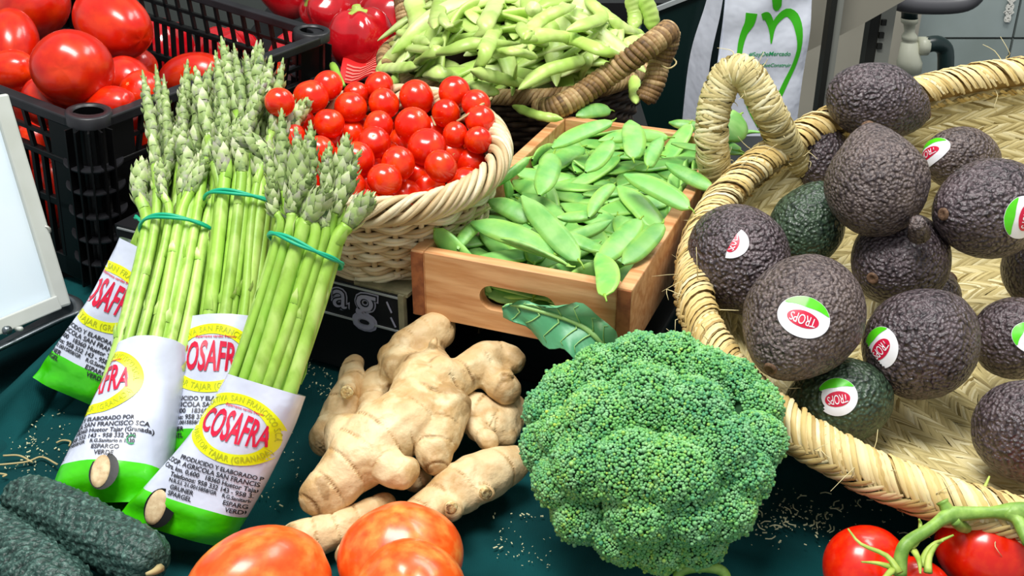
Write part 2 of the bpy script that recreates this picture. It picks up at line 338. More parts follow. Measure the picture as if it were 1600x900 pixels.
# settled poses of the snow pea pods: kind, x, y, z, quaternion
PEAS = [
(0,0.0658,-0.1152,0.0969,0.986,-0.028,0.001,-0.163),
(1,0.0724,0.009,0.098,0.409,0.006,0.014,0.912),
(2,0.0428,-0.0366,0.0975,0.043,0.004,0.066,0.997),
(3,0.1072,-0.0219,0.0975,0.189,-0.004,0.016,-0.982),
(4,0.0958,-0.0029,0.0992,0.555,-0.087,0.016,-0.827),
(5,0.1047,0.0372,0.0975,0.972,0.006,-0.024,-0.235),
(6,0.015,-0.1497,0.0974,0.034,0.121,0.987,0.098),
(7,0.055,-0.1359,0.0968,0.057,0.002,-0.046,-0.997),
(8,0.1354,-0.0393,0.0969,0.019,-0.252,0.966,-0.06),
(0,0.071,-0.1843,0.0973,0.182,0.008,0.015,0.983),
(1,0.103,0.0212,0.1021,0.856,0.03,-0.002,-0.516),
(2,0.0729,0.0681,0.0972,0.998,-0.012,0.001,0.069),
(3,0.0383,0.0292,0.0976,0.513,-0.003,0.003,-0.858),
(4,0.0895,-0.15,0.0974,0.997,-0.013,0.013,0.074),
(5,0.0237,-0.0551,0.0974,0.06,-0.024,-0.042,-0.997),
(6,-0.0199,-0.1432,0.0981,0.007,-0.796,0.605,-0.034),
(7,0.0595,-0.0795,0.0969,0.239,0.003,0.043,0.97),
(8,0.1418,-0.0752,0.0975,0.589,0.082,-0.072,-0.801),
(0,0.1274,0.0431,0.0982,0.115,0.03,0.055,0.991),
(1,0.0166,-0.0732,0.0982,0.115,-0.992,-0.057,-0.014),
(2,0.0642,-0.0274,0.0992,0.988,-0.057,-0.027,-0.14),
(3,0.016,-0.2088,0.0975,0.403,-0.024,-0.051,0.913),
(4,0.0229,-0.1118,0.0976,0.307,-0.013,0.049,0.95),
(5,0.1103,-0.1385,0.0998,0.41,-0.016,-0.144,-0.901),
(6,0.0599,0.0178,0.1017,0.303,0.017,-0.001,-0.953),
(7,-0.0283,-0.1789,0.0968,0.011,-0.488,-0.873,0.02),
(8,0.0595,-0.1252,0.1005,0.791,0.035,0.031,0.61),
(0,0.0669,-0.1674,0.0978,0.13,0.991,-0.023,-0.029),
(1,0.1199,-0.0182,0.1027,0.99,0.108,0.064,-0.064),
(2,0.0842,-0.1648,0.1014,0.089,-0.041,0.064,-0.993),
(3,0.0721,0.0383,0.099,0.934,-0.027,0.037,-0.354),
(4,0.145,0.0495,0.1001,0.014,0.229,0.965,-0.127),
(5,0.097,-0.0441,0.0974,0.992,0.045,-0.018,0.121),
(6,0.0266,-0.1779,0.0968,0.914,0.048,-0.02,-0.402),
(7,0.1414,0.0086,0.0968,0.998,0.04,0.005,0.04),
(8,0.049,-0.0069,0.0989,0.026,-0.049,0.073,0.996),
(0,0.0703,-0.0633,0.0984,0.041,0.022,-0.094,0.994),
(1,0.0586,-0.028,0.1027,0.042,-0.225,0.973,-0.014),
(2,0.1598,0.0279,0.0992,0.193,-0.042,0.026,-0.98),
(3,0.047,0.0317,0.1048,0.293,0.068,-0.128,-0.945),
(4,0.0321,0.0079,0.1023,0.909,-0.06,-0.004,0.412),
(5,0.0656,-0.2079,0.0971,0.053,0.006,-0.048,-0.997),
(6,0.0815,-0.1451,0.1011,0.95,-0.022,0.044,0.309),
(7,0.0033,-0.115,0.0973,0.348,-0.002,0.056,0.936),
(8,0.0764,-0.1328,0.1045,0.965,0.024,-0.019,-0.26),
(0,0.0585,-0.0805,0.1014,0.596,0.004,0.038,-0.802),
(1,0.0215,-0.0906,0.0998,0.988,0.091,0.016,-0.121),
(2,0.0302,-0.1223,0.1027,0.261,-0.055,-0.06,0.962),
(3,0.0307,-0.1727,0.104,0.348,-0.049,0.031,0.936),
(4,0.1445,-0.004,0.0986,0.044,0.052,-0.041,0.997),
(5,-0.0311,-0.1854,0.1002,0.988,0.061,-0.038,0.134),
(6,0.0634,-0.2108,0.1017,0.664,0.029,-0.043,-0.746),
(7,0.122,-0.0632,0.0987,0.55,0.055,-0.003,-0.833),
(8,0.0532,-0.2289,0.1052,0.982,0.036,-0.037,-0.181),
(0,0.0281,-0.2067,0.1014,0.432,-0.019,-0.053,0.9),
(1,0.0055,-0.1698,0.0985,0.407,-0.014,-0.02,0.913),
(2,-0.0198,-0.0916,0.106,0.596,0.571,0.356,0.438),
(3,0.0969,-0.1749,0.1031,0.892,0.089,0.013,0.444),
(4,0.1004,-0.0454,0.1022,0.6,0.057,-0.037,0.797),
(5,0.1387,-0.0731,0.1022,0.439,0.136,-0.052,-0.886),
(6,0.0598,-0.1896,0.1033,0.078,-0.259,0.962,0.028),
(7,0.1665,-0.0299,0.1025,0.545,0.627,0.378,0.409),
(8,0.0661,0.0265,0.1053,0.407,0.009,-0.128,-0.904),
(0,0.0214,-0.0323,0.1012,0.064,0.839,0.539,0.02),
(1,0.1043,-0.1065,0.1001,0.09,0.041,0.995,0.021),
(2,0.108,-0.0912,0.0991,0.077,0.174,0.979,0.078),
(3,0.0434,-0.1038,0.1036,0.021,-0.028,-0.062,0.997),
(4,-0.0094,-0.2067,0.1027,0.165,-0.007,-0.04,0.985),
(5,0.0914,0.0606,0.0995,0.994,0.061,0.042,0.085),
(6,0.1633,-0.0029,0.1018,0.096,-0.9,-0.425,0.006),
(7,0.0583,0.0017,0.1047,0.087,-0.935,-0.343,0.009),
(8,0.117,-0.1337,0.1036,0.046,0.778,0.618,-0.106),
(0,0.0228,-0.0821,0.1043,0.732,-0.058,-0.012,0.679),
(1,0.08,-0.0502,0.1031,0.03,-0.471,-0.88,-0.059),
(2,0.1159,-0.0772,0.1042,0.911,-0.079,-0.037,0.404),
(3,0.0516,0.0613,0.1028,0.485,-0.03,-0.025,-0.874),
(4,0.0793,-0.0924,0.1013,0.675,-0.006,-0.024,0.737),
(5,0.0813,-0.218,0.1164,0.053,-0.463,0.884,0.028),
(6,0.0872,0.0034,0.1064,0.104,-0.035,0.069,-0.992),
(7,0.0002,-0.1852,0.1008,0.758,0.011,-0.041,0.651),
(8,0.0742,0.0664,0.1047,0.471,0.027,0.11,0.875),
(0,0.1078,-0.1252,0.11,0.269,0.012,0.067,-0.961),
(1,-0.0241,-0.1156,0.1068,0.41,0.422,-0.634,-0.502),
(2,0.1165,-0.0414,0.1051,0.903,0.065,0.047,0.423),
(3,-0.0424,-0.1674,0.1013,0.042,0.561,-0.827,0.002),
(4,0.0369,-0.0613,0.1047,0.453,0.039,0.083,0.887),
(5,0.0913,-0.0993,0.1075,0.004,0.985,-0.174,0.02),
(6,0.0386,-0.0177,0.108,0.997,-0.047,0.002,0.065),
(7,0.0965,-0.0736,0.1064,0.117,0.027,-0.063,-0.991),
(8,-0.0064,-0.1898,0.1063,0.096,-0.014,-0.209,0.973),
(0,-0.0011,-0.1209,0.1013,0.803,0.018,-0.031,-0.594),
(1,0.0971,-0.1181,0.1063,0.074,0.006,0.03,0.997),
(2,0.0861,-0.198,0.1076,0.634,0.093,0.029,-0.767),
(3,0.035,-0.1495,0.1039,0.052,-0.924,0.378,-0.037),
(4,0.0652,-0.0727,0.1091,0.998,0.056,0.008,-0.003),
(5,0.055,-0.1063,0.1081,0.482,0.041,-0.01,-0.875),
(6,0.0897,-0.1909,0.1049,0.584,0.05,0.075,-0.807),
(7,0.0703,-0.1335,0.1082,0.832,0.024,-0.021,0.554),
(8,0.1701,0.0166,0.1014,0.364,-0.018,0.024,-0.931),
(0,0.0796,0.0738,0.108,0.981,-0.029,0.03,-0.192),
(1,0.0175,-0.0927,0.1096,0.881,0.084,-0.081,-0.458),
(2,0.0039,-0.2126,0.1077,0.976,-0.04,0.014,-0.214),
(3,0.0679,-0.0562,0.1062,0.027,0.124,0.99,0.055),
(4,0.1294,0.0152,0.104,0.761,0.011,0.052,0.647),
(5,0.0383,-0.2067,0.1066,0.048,0.799,-0.597,0.053),
(6,0.1156,0.0662,0.103,0.196,-0.004,0.001,0.981),
(7,0.0244,-0.0671,0.1075,0.479,-0.011,0.012,0.878),
(8,0.0016,-0.1031,0.1048,0.666,0.004,0.051,0.744),
(0,0.0314,-0.0445,0.1091,0.954,-0.011,-0.005,-0.299),
(1,0.0439,0.0499,0.1088,0.52,-0.004,-0.013,-0.854),
(2,0.1057,0.0284,0.1063,0.944,-0.02,0.038,0.327),
(3,0.0373,-0.0314,0.1066,0.166,-0.043,-0.014,0.985),
(4,-0.0067,-0.071,0.1104,0.379,0.487,-0.621,-0.483),
(5,0.0285,-0.1686,0.1103,0.855,-0.064,0.009,0.514),
(6,0.0638,-0.1285,0.1119,0.049,-0.491,0.868,-0.06),
(7,0.1261,-0.0923,0.1096,0.938,-0.045,0.023,0.342),
(8,0.0364,-0.0065,0.1113,0.766,0.027,-0.051,-0.641),
(0,0.0564,-0.0134,0.1137,0.529,-0.055,0.016,-0.847),
(1,0.0745,0.0608,0.1112,0.974,0.107,0.022,-0.2),
(2,0.0725,0.0615,0.1185,0.998,0.056,-0.027,-0.009),
(3,0.0475,-0.1689,0.1103,0.328,0.034,-0.029,-0.944),
(4,0.0769,-0.1591,0.1145,0.95,0.021,-0.021,-0.31),
(5,0.0072,-0.1248,0.1123,0.057,-0.714,-0.694,0.066),
(6,-0.0284,-0.1625,0.1042,0.076,0.265,-0.961,-0.024),
(7,-0.0062,-0.13,0.104,0.625,-0.007,0.02,0.78),
(8,0.0868,-0.1286,0.1113,0.813,-0.049,-0.045,0.579),
(0,0.1372,-0.0245,0.1057,0.767,-0.109,0.175,-0.607),
(1,0.0926,-0.1556,0.1106,0.974,-0.061,-0.066,0.21),
(2,-0.0227,-0.1926,0.1108,0.996,0.051,-0.042,0.055),
(3,0.0908,-0.1561,0.1182,0.915,-0.104,0.042,0.387),
(4,-0.0116,-0.1164,0.1084,0.821,0.005,-0.074,0.566),
(5,0.1221,0.0582,0.1078,0.148,0.045,0.02,0.988),
(6,0.0525,-0.0372,0.1125,0.453,-0.015,-0.028,-0.891),
(7,0.0258,-0.0132,0.1144,0.913,-0.006,-0.025,0.407),
(8,0.078,-0.053,0.1106,0.339,-0.015,-0.09,-0.936),
(0,0.1229,0.0554,0.1129,0.282,-0.014,-0.135,0.95),
(1,-0.0154,-0.1232,0.1133,0.59,0.04,0.058,-0.804),
(2,-0.0202,-0.1755,0.1093,0.969,0.18,0.021,-0.168),
(3,0.11,0.0066,0.1092,0.51,-0.06,0.046,-0.857),
(4,0.0838,-0.0071,0.1103,0.767,0.029,0.008,0.641),
(5,0.013,-0.2011,0.1113,0.049,-0.991,-0.115,0.043),
(6,0.017,-0.0556,0.1142,0.825,0.074,0.013,-0.56),
(7,0.1477,0.024,0.1063,0.936,0.025,0.001,-0.351),
(8,0.121,-0.1265,0.1169,0.605,-0.065,-0.016,-0.794),
(0,0.077,-0.218,0.1116,0.009,0.924,0.376,0.065),
(1,0.0932,0.0425,0.1113,0.055,0.003,-0.018,0.998),
(2,0.0946,-0.1308,0.1182,0.576,-0.057,0.042,0.815),
(3,0.1329,0.029,0.1157,0.959,0.096,-0.005,0.267),
(4,0.0044,-0.0794,0.1112,0.52,0.148,-0.052,-0.84),
(5,0.162,0.0384,0.1082,0.355,0.057,0.024,0.933),
(6,0.0876,-0.024,0.1139,0.386,0.041,0.032,0.921),
(7,0.1081,-0.1254,0.1156,0.792,-0.05,0.025,-0.608),
(8,0.0244,-0.0353,0.1135,0.902,0.059,-0.062,0.423),
(0,0.0309,-0.0584,0.1187,0.418,0.078,-0.111,0.898),
(1,0.0652,0.0125,0.116,0.978,0.018,-0.006,-0.208),
(2,-0.0016,-0.0605,0.123,0.271,-0.728,-0.213,0.593),
(3,0.0245,-0.0836,0.1157,0.086,0.04,-0.119,0.988),
(4,0.1135,-0.0534,0.1087,0.996,0.033,0.071,0.033),
(5,0.0589,-0.2075,0.1079,0.394,0.067,0.021,0.917),
(6,-0.0048,-0.1383,0.1117,0.224,0.166,-0.017,0.96),
(7,0.0453,0.0368,0.1119,0.69,0.015,0.023,-0.724),
(8,0.1026,-0.0881,0.1113,0.119,0.01,-0.084,-0.989),
(0,0.1186,0.0313,0.1127,0.999,0.039,0.022,0.021),
(1,0.0714,-0.0591,0.1167,0.285,0.04,-0.042,0.957),
(2,0.0364,-0.144,0.1123,0.848,-0.004,-0.114,-0.518),
(3,-0.0129,-0.1576,0.1106,0.187,-0.032,-0.338,0.922),
(4,0.1549,0.02,0.1101,0.119,0.019,0.011,-0.993),
(5,0.0591,-0.1041,0.1135,0.564,0.077,-0.084,-0.818),
(6,0.1227,-0.0374,0.111,0.083,0.733,-0.674,-0.042),
(7,0.145,-0.0139,0.107,0.836,0.012,0.122,-0.535),
(8,0.1338,-0.0495,0.1113,0.632,-0.146,0.097,-0.755),
(0,0.1569,-0.0202,0.1116,0.796,0.101,0.108,0.587),
(1,0.1506,-0.0297,0.1082,0.129,-0.872,-0.445,0.161),
(2,0.0167,-0.0171,0.1196,0.577,-0.043,-0.011,-0.816),
(3,-0.0151,-0.1629,0.1119,0.942,0.273,-0.012,-0.193),
(4,0.0853,0.0707,0.1166,0.093,-0.011,-0.043,0.995),
(5,0.1677,-0.0139,0.1164,0.675,0.452,0.468,0.348),
(6,0.1638,0.0272,0.1154,0.973,0.155,0.024,0.17),
(7,0.1229,0.0541,0.1164,0.034,-0.03,-0.009,0.999),
(8,0.0557,0.0392,0.1151,0.53,0.123,-0.027,0.839),
(0,0.1804,0.0053,0.1237,0.706,0.422,0.491,0.288),
(1,0.0283,0.0289,0.1237,0.59,-0.574,-0.301,0.481),
(2,0.1724,-0.0091,0.1206,0.722,0.364,0.428,0.404),
(3,0.113,-0.1,0.118,0.803,-0.104,0.008,0.587),
(4,0.1431,0.0041,0.1162,0.135,0.038,0.109,-0.984),
(5,0.0453,-0.2149,0.1119,0.86,0.046,-0.02,-0.508),
(6,0.1463,-0.0299,0.1185,0.629,-0.082,0.121,-0.763),
(7,0.0745,-0.1991,0.1084,0.826,0.164,-0.089,-0.531),
(8,0.0849,0.0474,0.1154,0.978,0.031,-0.043,-0.199),
(0,0.144,-0.0849,0.1249,0.425,-0.363,0.586,-0.587),
(1,-0.0289,-0.1922,0.1166,0.937,0.089,-0.1,-0.324),
(2,0.1603,0.0146,0.1236,0,-0.777,-0.627,-0.055),
(3,-0.0387,-0.2003,0.1249,0.407,0.055,-0.698,0.587),
(4,0.1366,-0.0848,0.1146,0.12,-0.783,-0.582,0.184),
(5,0.1146,-0.0196,0.1152,0.276,0.037,0.109,0.954),
(6,0.164,0.0245,0.118,0.226,-0.018,0.235,-0.945),
(7,0.1045,0.0188,0.1167,0.988,0.106,-0.058,-0.1),
(8,0.0438,0.0011,0.1234,0.931,0.033,0.103,0.348),
(0,0.1548,-0.0426,0.1232,0.278,0.585,-0.54,-0.537),
(1,0.1441,-0.0589,0.1236,0.241,0.576,-0.7,-0.346),
(2,0.0694,-0.1446,0.118,0.541,-0.054,-0.059,-0.837),
(3,0.1276,-0.0522,0.1275,0.721,-0.001,0.024,0.692),
(4,0.0202,-0.1407,0.1102,0.672,-0.123,-0.085,0.725),
(5,0.0343,-0.0342,0.1259,0.036,-0.086,0.113,-0.989),
(6,0.0948,-0.0811,0.115,0.353,0.035,-0.067,-0.933),
(7,-0.0017,-0.1184,0.1182,0.098,-0.421,-0.896,0.105),
(8,0.0554,-0.0013,0.1187,0.987,-0.021,0.016,-0.159),
(0,-0.0137,-0.1688,0.1162,0.993,0.079,0.023,-0.082),
(1,0.0494,-0.0288,0.1196,0.047,0.083,-0.995,-0.029),
(2,0.0901,-0.0913,0.1201,1,0,-0.023,0.006),
(3,0.0552,-0.1027,0.1186,0.996,0.028,-0.058,-0.066),
(4,-0.0017,-0.2008,0.1171,0.896,0.118,-0.077,-0.422),
(5,0.0903,-0.0457,0.1169,0.986,0.116,0.025,-0.12),
(6,0.0635,-0.2619,0.1458,0.708,0.038,-0.036,-0.705),
(7,0.0922,0.014,0.1183,0.382,0.022,0.034,0.923),
(8,0.1316,-0.063,0.1189,0.771,-0.033,0.029,-0.635),
(0,-0.0041,-0.1144,0.1223,0.96,-0.064,0.065,0.265),
(1,0.0647,0.0277,0.1246,0.048,-0.819,0.562,0.104),
(2,0.1379,0.0428,0.1224,0.446,-0.025,-0.071,0.892),
(3,0.059,-0.046,0.1228,0.091,-0.982,-0.167,-0.009),
(4,0.0551,0.0299,0.1206,0.958,0.106,-0.015,0.268),
(5,0.0175,-0.1072,0.1143,0.371,0.059,0.074,0.924),
(6,0.0658,0.0427,0.1192,0.979,0.121,0.02,0.163),
(7,0.0846,-0.0657,0.1188,0.14,-0.023,0.011,-0.99),
(8,0.0598,-0.0075,0.1242,0.495,0.09,0.077,0.861),
(0,0.0114,-0.1303,0.1208,0.96,-0.082,0.052,0.262),
(1,0.0986,-0.064,0.1218,0.039,-0.323,-0.946,-0.013),
(2,-0.0026,-0.1364,0.1179,0.419,0.089,0.078,0.9),
(5,0.0845,-0.0226,0.1208,0.973,-0.012,0.226,-0.033),
(6,0.051,-0.2134,0.1181,0.201,0.136,-0.798,-0.552),
(7,0.1038,-0.0272,0.1198,0.508,0.091,0.112,0.849),
(8,-0.0336,-0.1616,0.1239,0.927,0.025,0.125,0.353),
(0,0.1029,0.037,0.1208,0.452,-0.038,0.029,-0.89),
(1,0.0275,-0.079,0.1249,0.733,0.203,-0.039,-0.648),
(2,0.0439,-0.134,0.1175,0.268,0.005,0.001,-0.963),
(3,0.0958,0.046,0.125,0.66,-0.01,0.009,0.751),
(4,0.0552,-0.0826,0.1264,0.314,-0.042,0.011,0.948),
(5,0.0416,0.0275,0.1249,0.079,-0.859,-0.505,0.024),
(6,0.0115,-0.1016,0.1228,0.824,-0.096,0.051,-0.556),
(7,0.0585,-0.1348,0.1215,0.222,0.019,0.083,0.971),
(0,0.027,-0.106,0.1251,0.427,-0.004,-0.018,0.904),
(1,0.1042,-0.0103,0.1283,0.452,-0.029,-0.086,-0.887),
(2,0.0895,-0.1338,0.1227,0.063,0.297,0.953,-0.014),
(3,0.1242,-0.0188,0.1189,0.108,-0.119,-0.031,-0.986),
(4,0.1534,0.0272,0.1315,0.87,0.123,-0.178,0.444),
(5,0.1216,0.0423,0.1249,0.87,0.09,-0.086,-0.478),
(6,0.0262,-0.1636,0.1196,0.003,-0.336,-0.941,-0.034),
(7,0.1185,-0.0388,0.1232,0.047,-0.034,-0.041,-0.997),
(0,0.1522,-0.0042,0.1254,0.071,-0.414,0.907,0.034),
(1,0.1134,-0.0982,0.1252,0.373,-0.027,0.041,-0.927),
(2,0.1156,-0.0022,0.1211,0.984,-0.068,0.053,-0.157),
(3,0.0589,-0.1125,0.1227,0.998,-0.054,-0.031,-0.003),
(4,0.123,0.0489,0.1295,0.441,0.002,0.06,0.896),
(5,0.1101,0.0361,0.1282,0.537,0.038,0.095,0.837),
(6,0.0301,-0.0776,0.1204,0.968,0.057,-0.01,-0.245),
(7,0.0133,-0.0659,0.1262,0.807,0.181,-0.184,-0.53),
(8,0.0101,-0.1914,0.1179,0.81,0.166,-0.057,-0.56),
(0,0.0795,0.0469,0.1274,0.927,-0.041,-0.052,-0.37),
(1,0.0405,-0.1903,0.1241,0.066,-0.221,0.972,0.053),
(2,0.0069,-0.1042,0.1295,0.041,0.003,-0.01,0.999),
(3,0.0687,-0.0964,0.1241,0.003,-0.034,0.998,-0.061),
(4,0.0298,-0.1969,0.1169,0.54,0.114,0.07,-0.831),
(5,0.0686,-0.1678,0.126,0.065,-0.751,0.656,-0.033),
(6,0.0088,-0.1167,0.1244,0.565,0.042,0.068,0.821),
(7,0.1342,-0.0113,0.1267,0.788,0.03,-0.028,-0.614),
(8,0.0672,-0.0732,0.125,0.968,0.125,-0.06,-0.21),
(0,0.0951,-0.1593,0.126,0.625,-0.003,-0.117,0.771),
(1,0.1101,-0.0353,0.1283,0.864,-0.01,0.051,0.5),
(2,0.1006,-0.1091,0.1295,0.987,0.088,-0.028,0.13),
(3,0.0824,0.0086,0.1269,0.685,-0.114,0.073,-0.716),
(4,-0.0277,-0.181,0.1214,0.89,-0.009,-0.025,-0.456),
(5,-0.011,-0.172,0.123,0.848,0.021,0.038,-0.529),
(6,0.0436,-0.2112,0.1167,0.109,0.211,-0.969,-0.072),
(7,0.0699,-0.0032,0.1259,0.822,0.15,0.176,0.52),
(8,0.03,-0.1385,0.1246,0.942,-0.012,0.097,-0.322),
(0,0.0326,-0.1769,0.1162,0.967,-0.066,0.072,-0.234),
(1,0.0869,-0.0703,0.125,0.97,0.13,-0.04,-0.202),
(2,0.0508,0.0038,0.1294,0.86,0.04,0.01,0.508),
(3,0.0221,-0.1714,0.1283,0.647,-0.023,0.074,-0.759),
(4,0.0735,-0.0368,0.1306,0.93,0.053,-0.099,0.35),
(5,0.0903,-0.076,0.1301,0.977,0.034,0.022,0.208),
(6,0.0617,-0.2139,0.1181,0.216,0.219,-0.684,-0.661),
(7,0.0435,-0.1457,0.1267,0.818,0.043,-0.005,-0.573),
(8,0.0018,-0.1895,0.1251,0.056,0.272,-0.96,0.029),
(0,0.14,-0.013,0.1305,0.217,-0.012,0.053,-0.975),
(1,0.1064,-0.1165,0.1321,0.846,0.193,0.071,-0.493),
(2,0.0251,-0.1188,0.1327,0.858,0.025,0.035,-0.511),
(3,0.0205,-0.1595,0.1244,0.993,-0.007,0.003,-0.119),
(4,0.1037,0.014,0.128,0.009,-0.985,-0.155,0.081),
(5,0.1261,-0.0949,0.1281,0.653,0.051,0.088,-0.751),
(6,0.0498,-0.0569,0.1281,0.205,-0.034,0.003,0.978),
(7,0.1765,-0.013,0.1457,0.009,0.978,-0.21,-0.003),
(8,0.1904,0.0093,0.1459,0.855,0.041,-0.021,-0.517),
(0,0.0731,-0.1884,0.1174,0.993,0.062,0.061,0.082),
(1,0.0795,0.0755,0.1245,0.131,0.956,-0.235,0.117),
(2,0.0646,-0.1237,0.1274,0.918,0.087,0.002,-0.387),
]
#=== BUILD
rnd = random.Random(7); rs = np.random.RandomState(7)
# ---------------------------------------------------------------- the stall table under its cloth, floor, tiled wall
def table():
    nx, ny = 150, 90
    X = np.linspace(-1.0, .95, nx); Y = np.linspace(-.62, .02, ny); G = np.zeros((nx, ny, 3)); G[..., 0] = X[:, None]; G[..., 1] = Y[None]
    p = G[..., :2]
    z = .0012 * np.sin(p[..., 0] * 21 + 3 * np.sin(p[..., 1] * 9)) + .0012 * np.sin(p[..., 1] * 31 + p[..., 0] * 12)
    # the cloth rises over the lip of the steel tray at the left and falls into folds
    s = smooth01((-.40 - p[..., 0] + (p[..., 1] + .30) * .55) / .10); z = z + .004 * s * smooth01((p[..., 1] + .5) / .12)
    fold = np.exp(-((p[..., 0] + .37 - (p[..., 1] + .3) * .5) / .018) ** 2); z = z + .004 * fold * smooth01((p[..., 1] + .42) / .1)
    G[..., 2] = z - .003
    o = MB().grid(G).build('stall_cloth', M['cloth'], origin=(0, -.3, 0))
    tag(o, 'dark teal-green cloth covering the market stall under the vegetables', 'cloth')
    top = spl([A(-60, 668, .012), A(0, 628, .022), A(60, 572, .034), A(110, 525, .044), A(150, 492, .050), A(185, 455, .054), A(215, 425, .052)], 50)
    bot = spl([A(-30, 730, .0), A(40, 690, .0), A(100, 640, .0), A(150, 590, .0), A(195, 545, .0), A(225, 500, .0), A(245, 470, .0)], 50)
    back = top + np.array([-.012, .022, -.022]); v = np.linspace(0, 1, 14)[None, :, None]; u = np.linspace(0, 1, 50)[:, None]
    G = top[:, None] * (1 - v) + bot[:, None] * v; w_ = np.sin(v[..., 0] * math.pi)
    G[..., 2] += -.010 * w_ + .004 * np.sin(u * 26 + v[..., 0] * 6) * w_ ; G[..., 0] += .004 * np.sin(u * 17 + v[..., 0] * 9) * w_; G[:, -1, 2] = -.003
    G = np.concatenate([back[:, None], (top + np.array([-.005, .004, .001]))[:, None], G], 1)
    MB().grid(G).build('cloth_fold', M['cloth'], o)
    m = MB().box((0, -.1, -.03), (2.0, 1.1, .045)); m.box((0, .42, -.45), (1.9, .04, .8))
    tag(m.build('stall_table', M['card'], bevel=.003), 'black stall table top beneath the teal-green cloth', 'table')
table()
def setting():
    FZ, WY = -1.1, 1.75
    def st(o): o['kind'] = 'structure'; return o
    st(MB().box((0, .6, FZ - .05), (8, 6, .1)).build('floor', M['floor']))
    wall = st(MB().box((0, WY + .05, .2), (8, .08, 2.8)).build('wall_back', M['grout']))
    tw, th = .36, .36; n = 0; me = None
    for i in range(-3, 7):
        for j in range(-2, 3):
            x0 = 1.232 + (i - 1) * tw; z0 = -.235 + j * th
            if me is None: me = MB().box((0, 0, 0), (tw - .006, .012, th - .006)).mesh('tile', M['tile'], False)
            o = bpy.data.objects.new('tile', me); COL.objects.link(o); o.parent = wall
            o.location = Vector((x0 + tw / 2, WY + .006, z0 + th / 2)) - wall.location
    # steel sink apron sloping down to the left, its legs, the bottle trap
    a = [Ay(1225, 240, 1.05), Ay(1232, -60, 1.05), Ay(1560, -60, 1.05), Ay(1222, 122, 1.05)]
    P = np.array([Ay(1200, -60, 1.05), Ay(1560, -60, 1.05), Ay(1425, -6, 1.05), Ay(1340, 42, 1.05), Ay(1262, 80, 1.05), Ay(1195, 118, 1.05)])
    s = thing('sink_unit', 'steel sink unit with sloping beige-grey apron in front of the tiled wall', 'sink', (float(P[3][0]), 1.1, FZ))
    Q = P + np.array([0, .02, 0]); n = len(P)
    MB().add(np.vstack([P, Q]), [np.array([list(range(n))]), np.array([list(range(n, 2 * n))[::-1]]), np.array([[i, i + n, (i + 1) % n + n, (i + 1) % n] for i in range(n)])]).build('apron', M['apron'], s, smooth=False)
    b = MB(); b.tube(spl([Ay(1400, 2, 1.3), Ay(1430, 8, 1.3), Ay(1490, 8, 1.3), Ay(1520, -2, 1.3), Ay(1535, -30, 1.3)], 20), .018, 12); b.build('basin_bottom', M['pipe'], s)
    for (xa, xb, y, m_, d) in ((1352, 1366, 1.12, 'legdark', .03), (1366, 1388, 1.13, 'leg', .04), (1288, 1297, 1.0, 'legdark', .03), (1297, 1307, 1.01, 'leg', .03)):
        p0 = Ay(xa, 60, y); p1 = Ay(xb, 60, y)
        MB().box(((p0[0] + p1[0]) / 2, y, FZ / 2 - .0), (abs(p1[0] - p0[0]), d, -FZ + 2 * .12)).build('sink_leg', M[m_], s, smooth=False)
    p = Ay(1296, 150, 1.6); MB().box((p[0] - .02, 1.62, -.5), (.42, .02, 1.15)).build('side_panel', M['apron'], s, smooth=False)
    y = 1.4; c = Ay(1420, 60, y); k = dep(c) / FOC
    t = thing('bottle_trap', 'white plastic bottle trap pipe under the sink with dark elbow', 'pipe', c)
    prof = [(28, 13), (35, 13), (38, 9), (50, 8), (56, 12), (62, 12), (64, 10), (66, 13), (92, 18), (97, 20), (112, 18), (116, 8)]
    g = []
    for (py, r) in prof:
        q = Ay(1421, py, y); a = np.linspace(0, 2 * math.pi, 21)[:-1]; g.append(np.stack([q[0] + np.cos(a) * r * k, y + np.sin(a) * r * k, np.full(20, q[2])], -1))
    MB().grid(np.array(g), cv=True).build('trap_body', M['pvc'], t)
    MB().tube([Ay(1421, -60, y), Ay(1421, 30, y)], .017, 12).build('drain_pipe', M['pvcdark'], t)
    MB().tube([Ay(1434, 72, y), Ay(1450, 72, y)], .020, 14).build('union_nut', M['pvc'], t)
    MB().tube(spl([Ay(1448, 70, y), Ay(1462, 68, y), Ay(1474, 74, y + .01), Ay(1478, 90, y + .01), Ay(1476, 140, y + .01), Ay(1474, 170, y + .01)], 16), .0175, 12).build('elbow', M['pvcdark'], t)
    for i, (px, py) in enumerate(((1381, 35), (1377, 55), (1374, 72))):
        q = Ay(px, py, 1.105); MB().box(q, (.009, .006, .011)).build('bracket_hole', M['legdark'], s, smooth=False)
    # small torn notice on the tiles
    q = Ay(1578, 12, WY - .008); b = MB(); zz_ = np.linspace(-.035, .03, 12); hw_ = .009 + .0035 * np.sin(zz_ * 420) + .002 * np.sin(zz_ * 900); b.grid(np.stack([np.stack([q[0] - hw_, np.full(12, q[1]), q[2] + zz_], 1), np.stack([q[0] + hw_ * .9, np.full(12, q[1] - .002), q[2] + zz_], 1)]))
    tag(b.build('torn_label', M['notice']), 'torn white label stuck on the grey wall tiles at top right', 'label')
    # dark panel behind the bean basket with its pale edge trim
    y = .62; P = [Ay(1003, 26, y), Ay(1160, -36, y), Ay(1150, 215, y), Ay(985, 215, y)]
    d = thing('dark_side_panel', 'dark green-black display panel with pale trim behind the bean basket', 'panel', (float(P[0][0]) + .1, y, FZ))
    V = np.array(P + [q + np.array([0, .015, 0]) for q in P])
    V[2:4, 2] = FZ; V[6:8, 2] = FZ
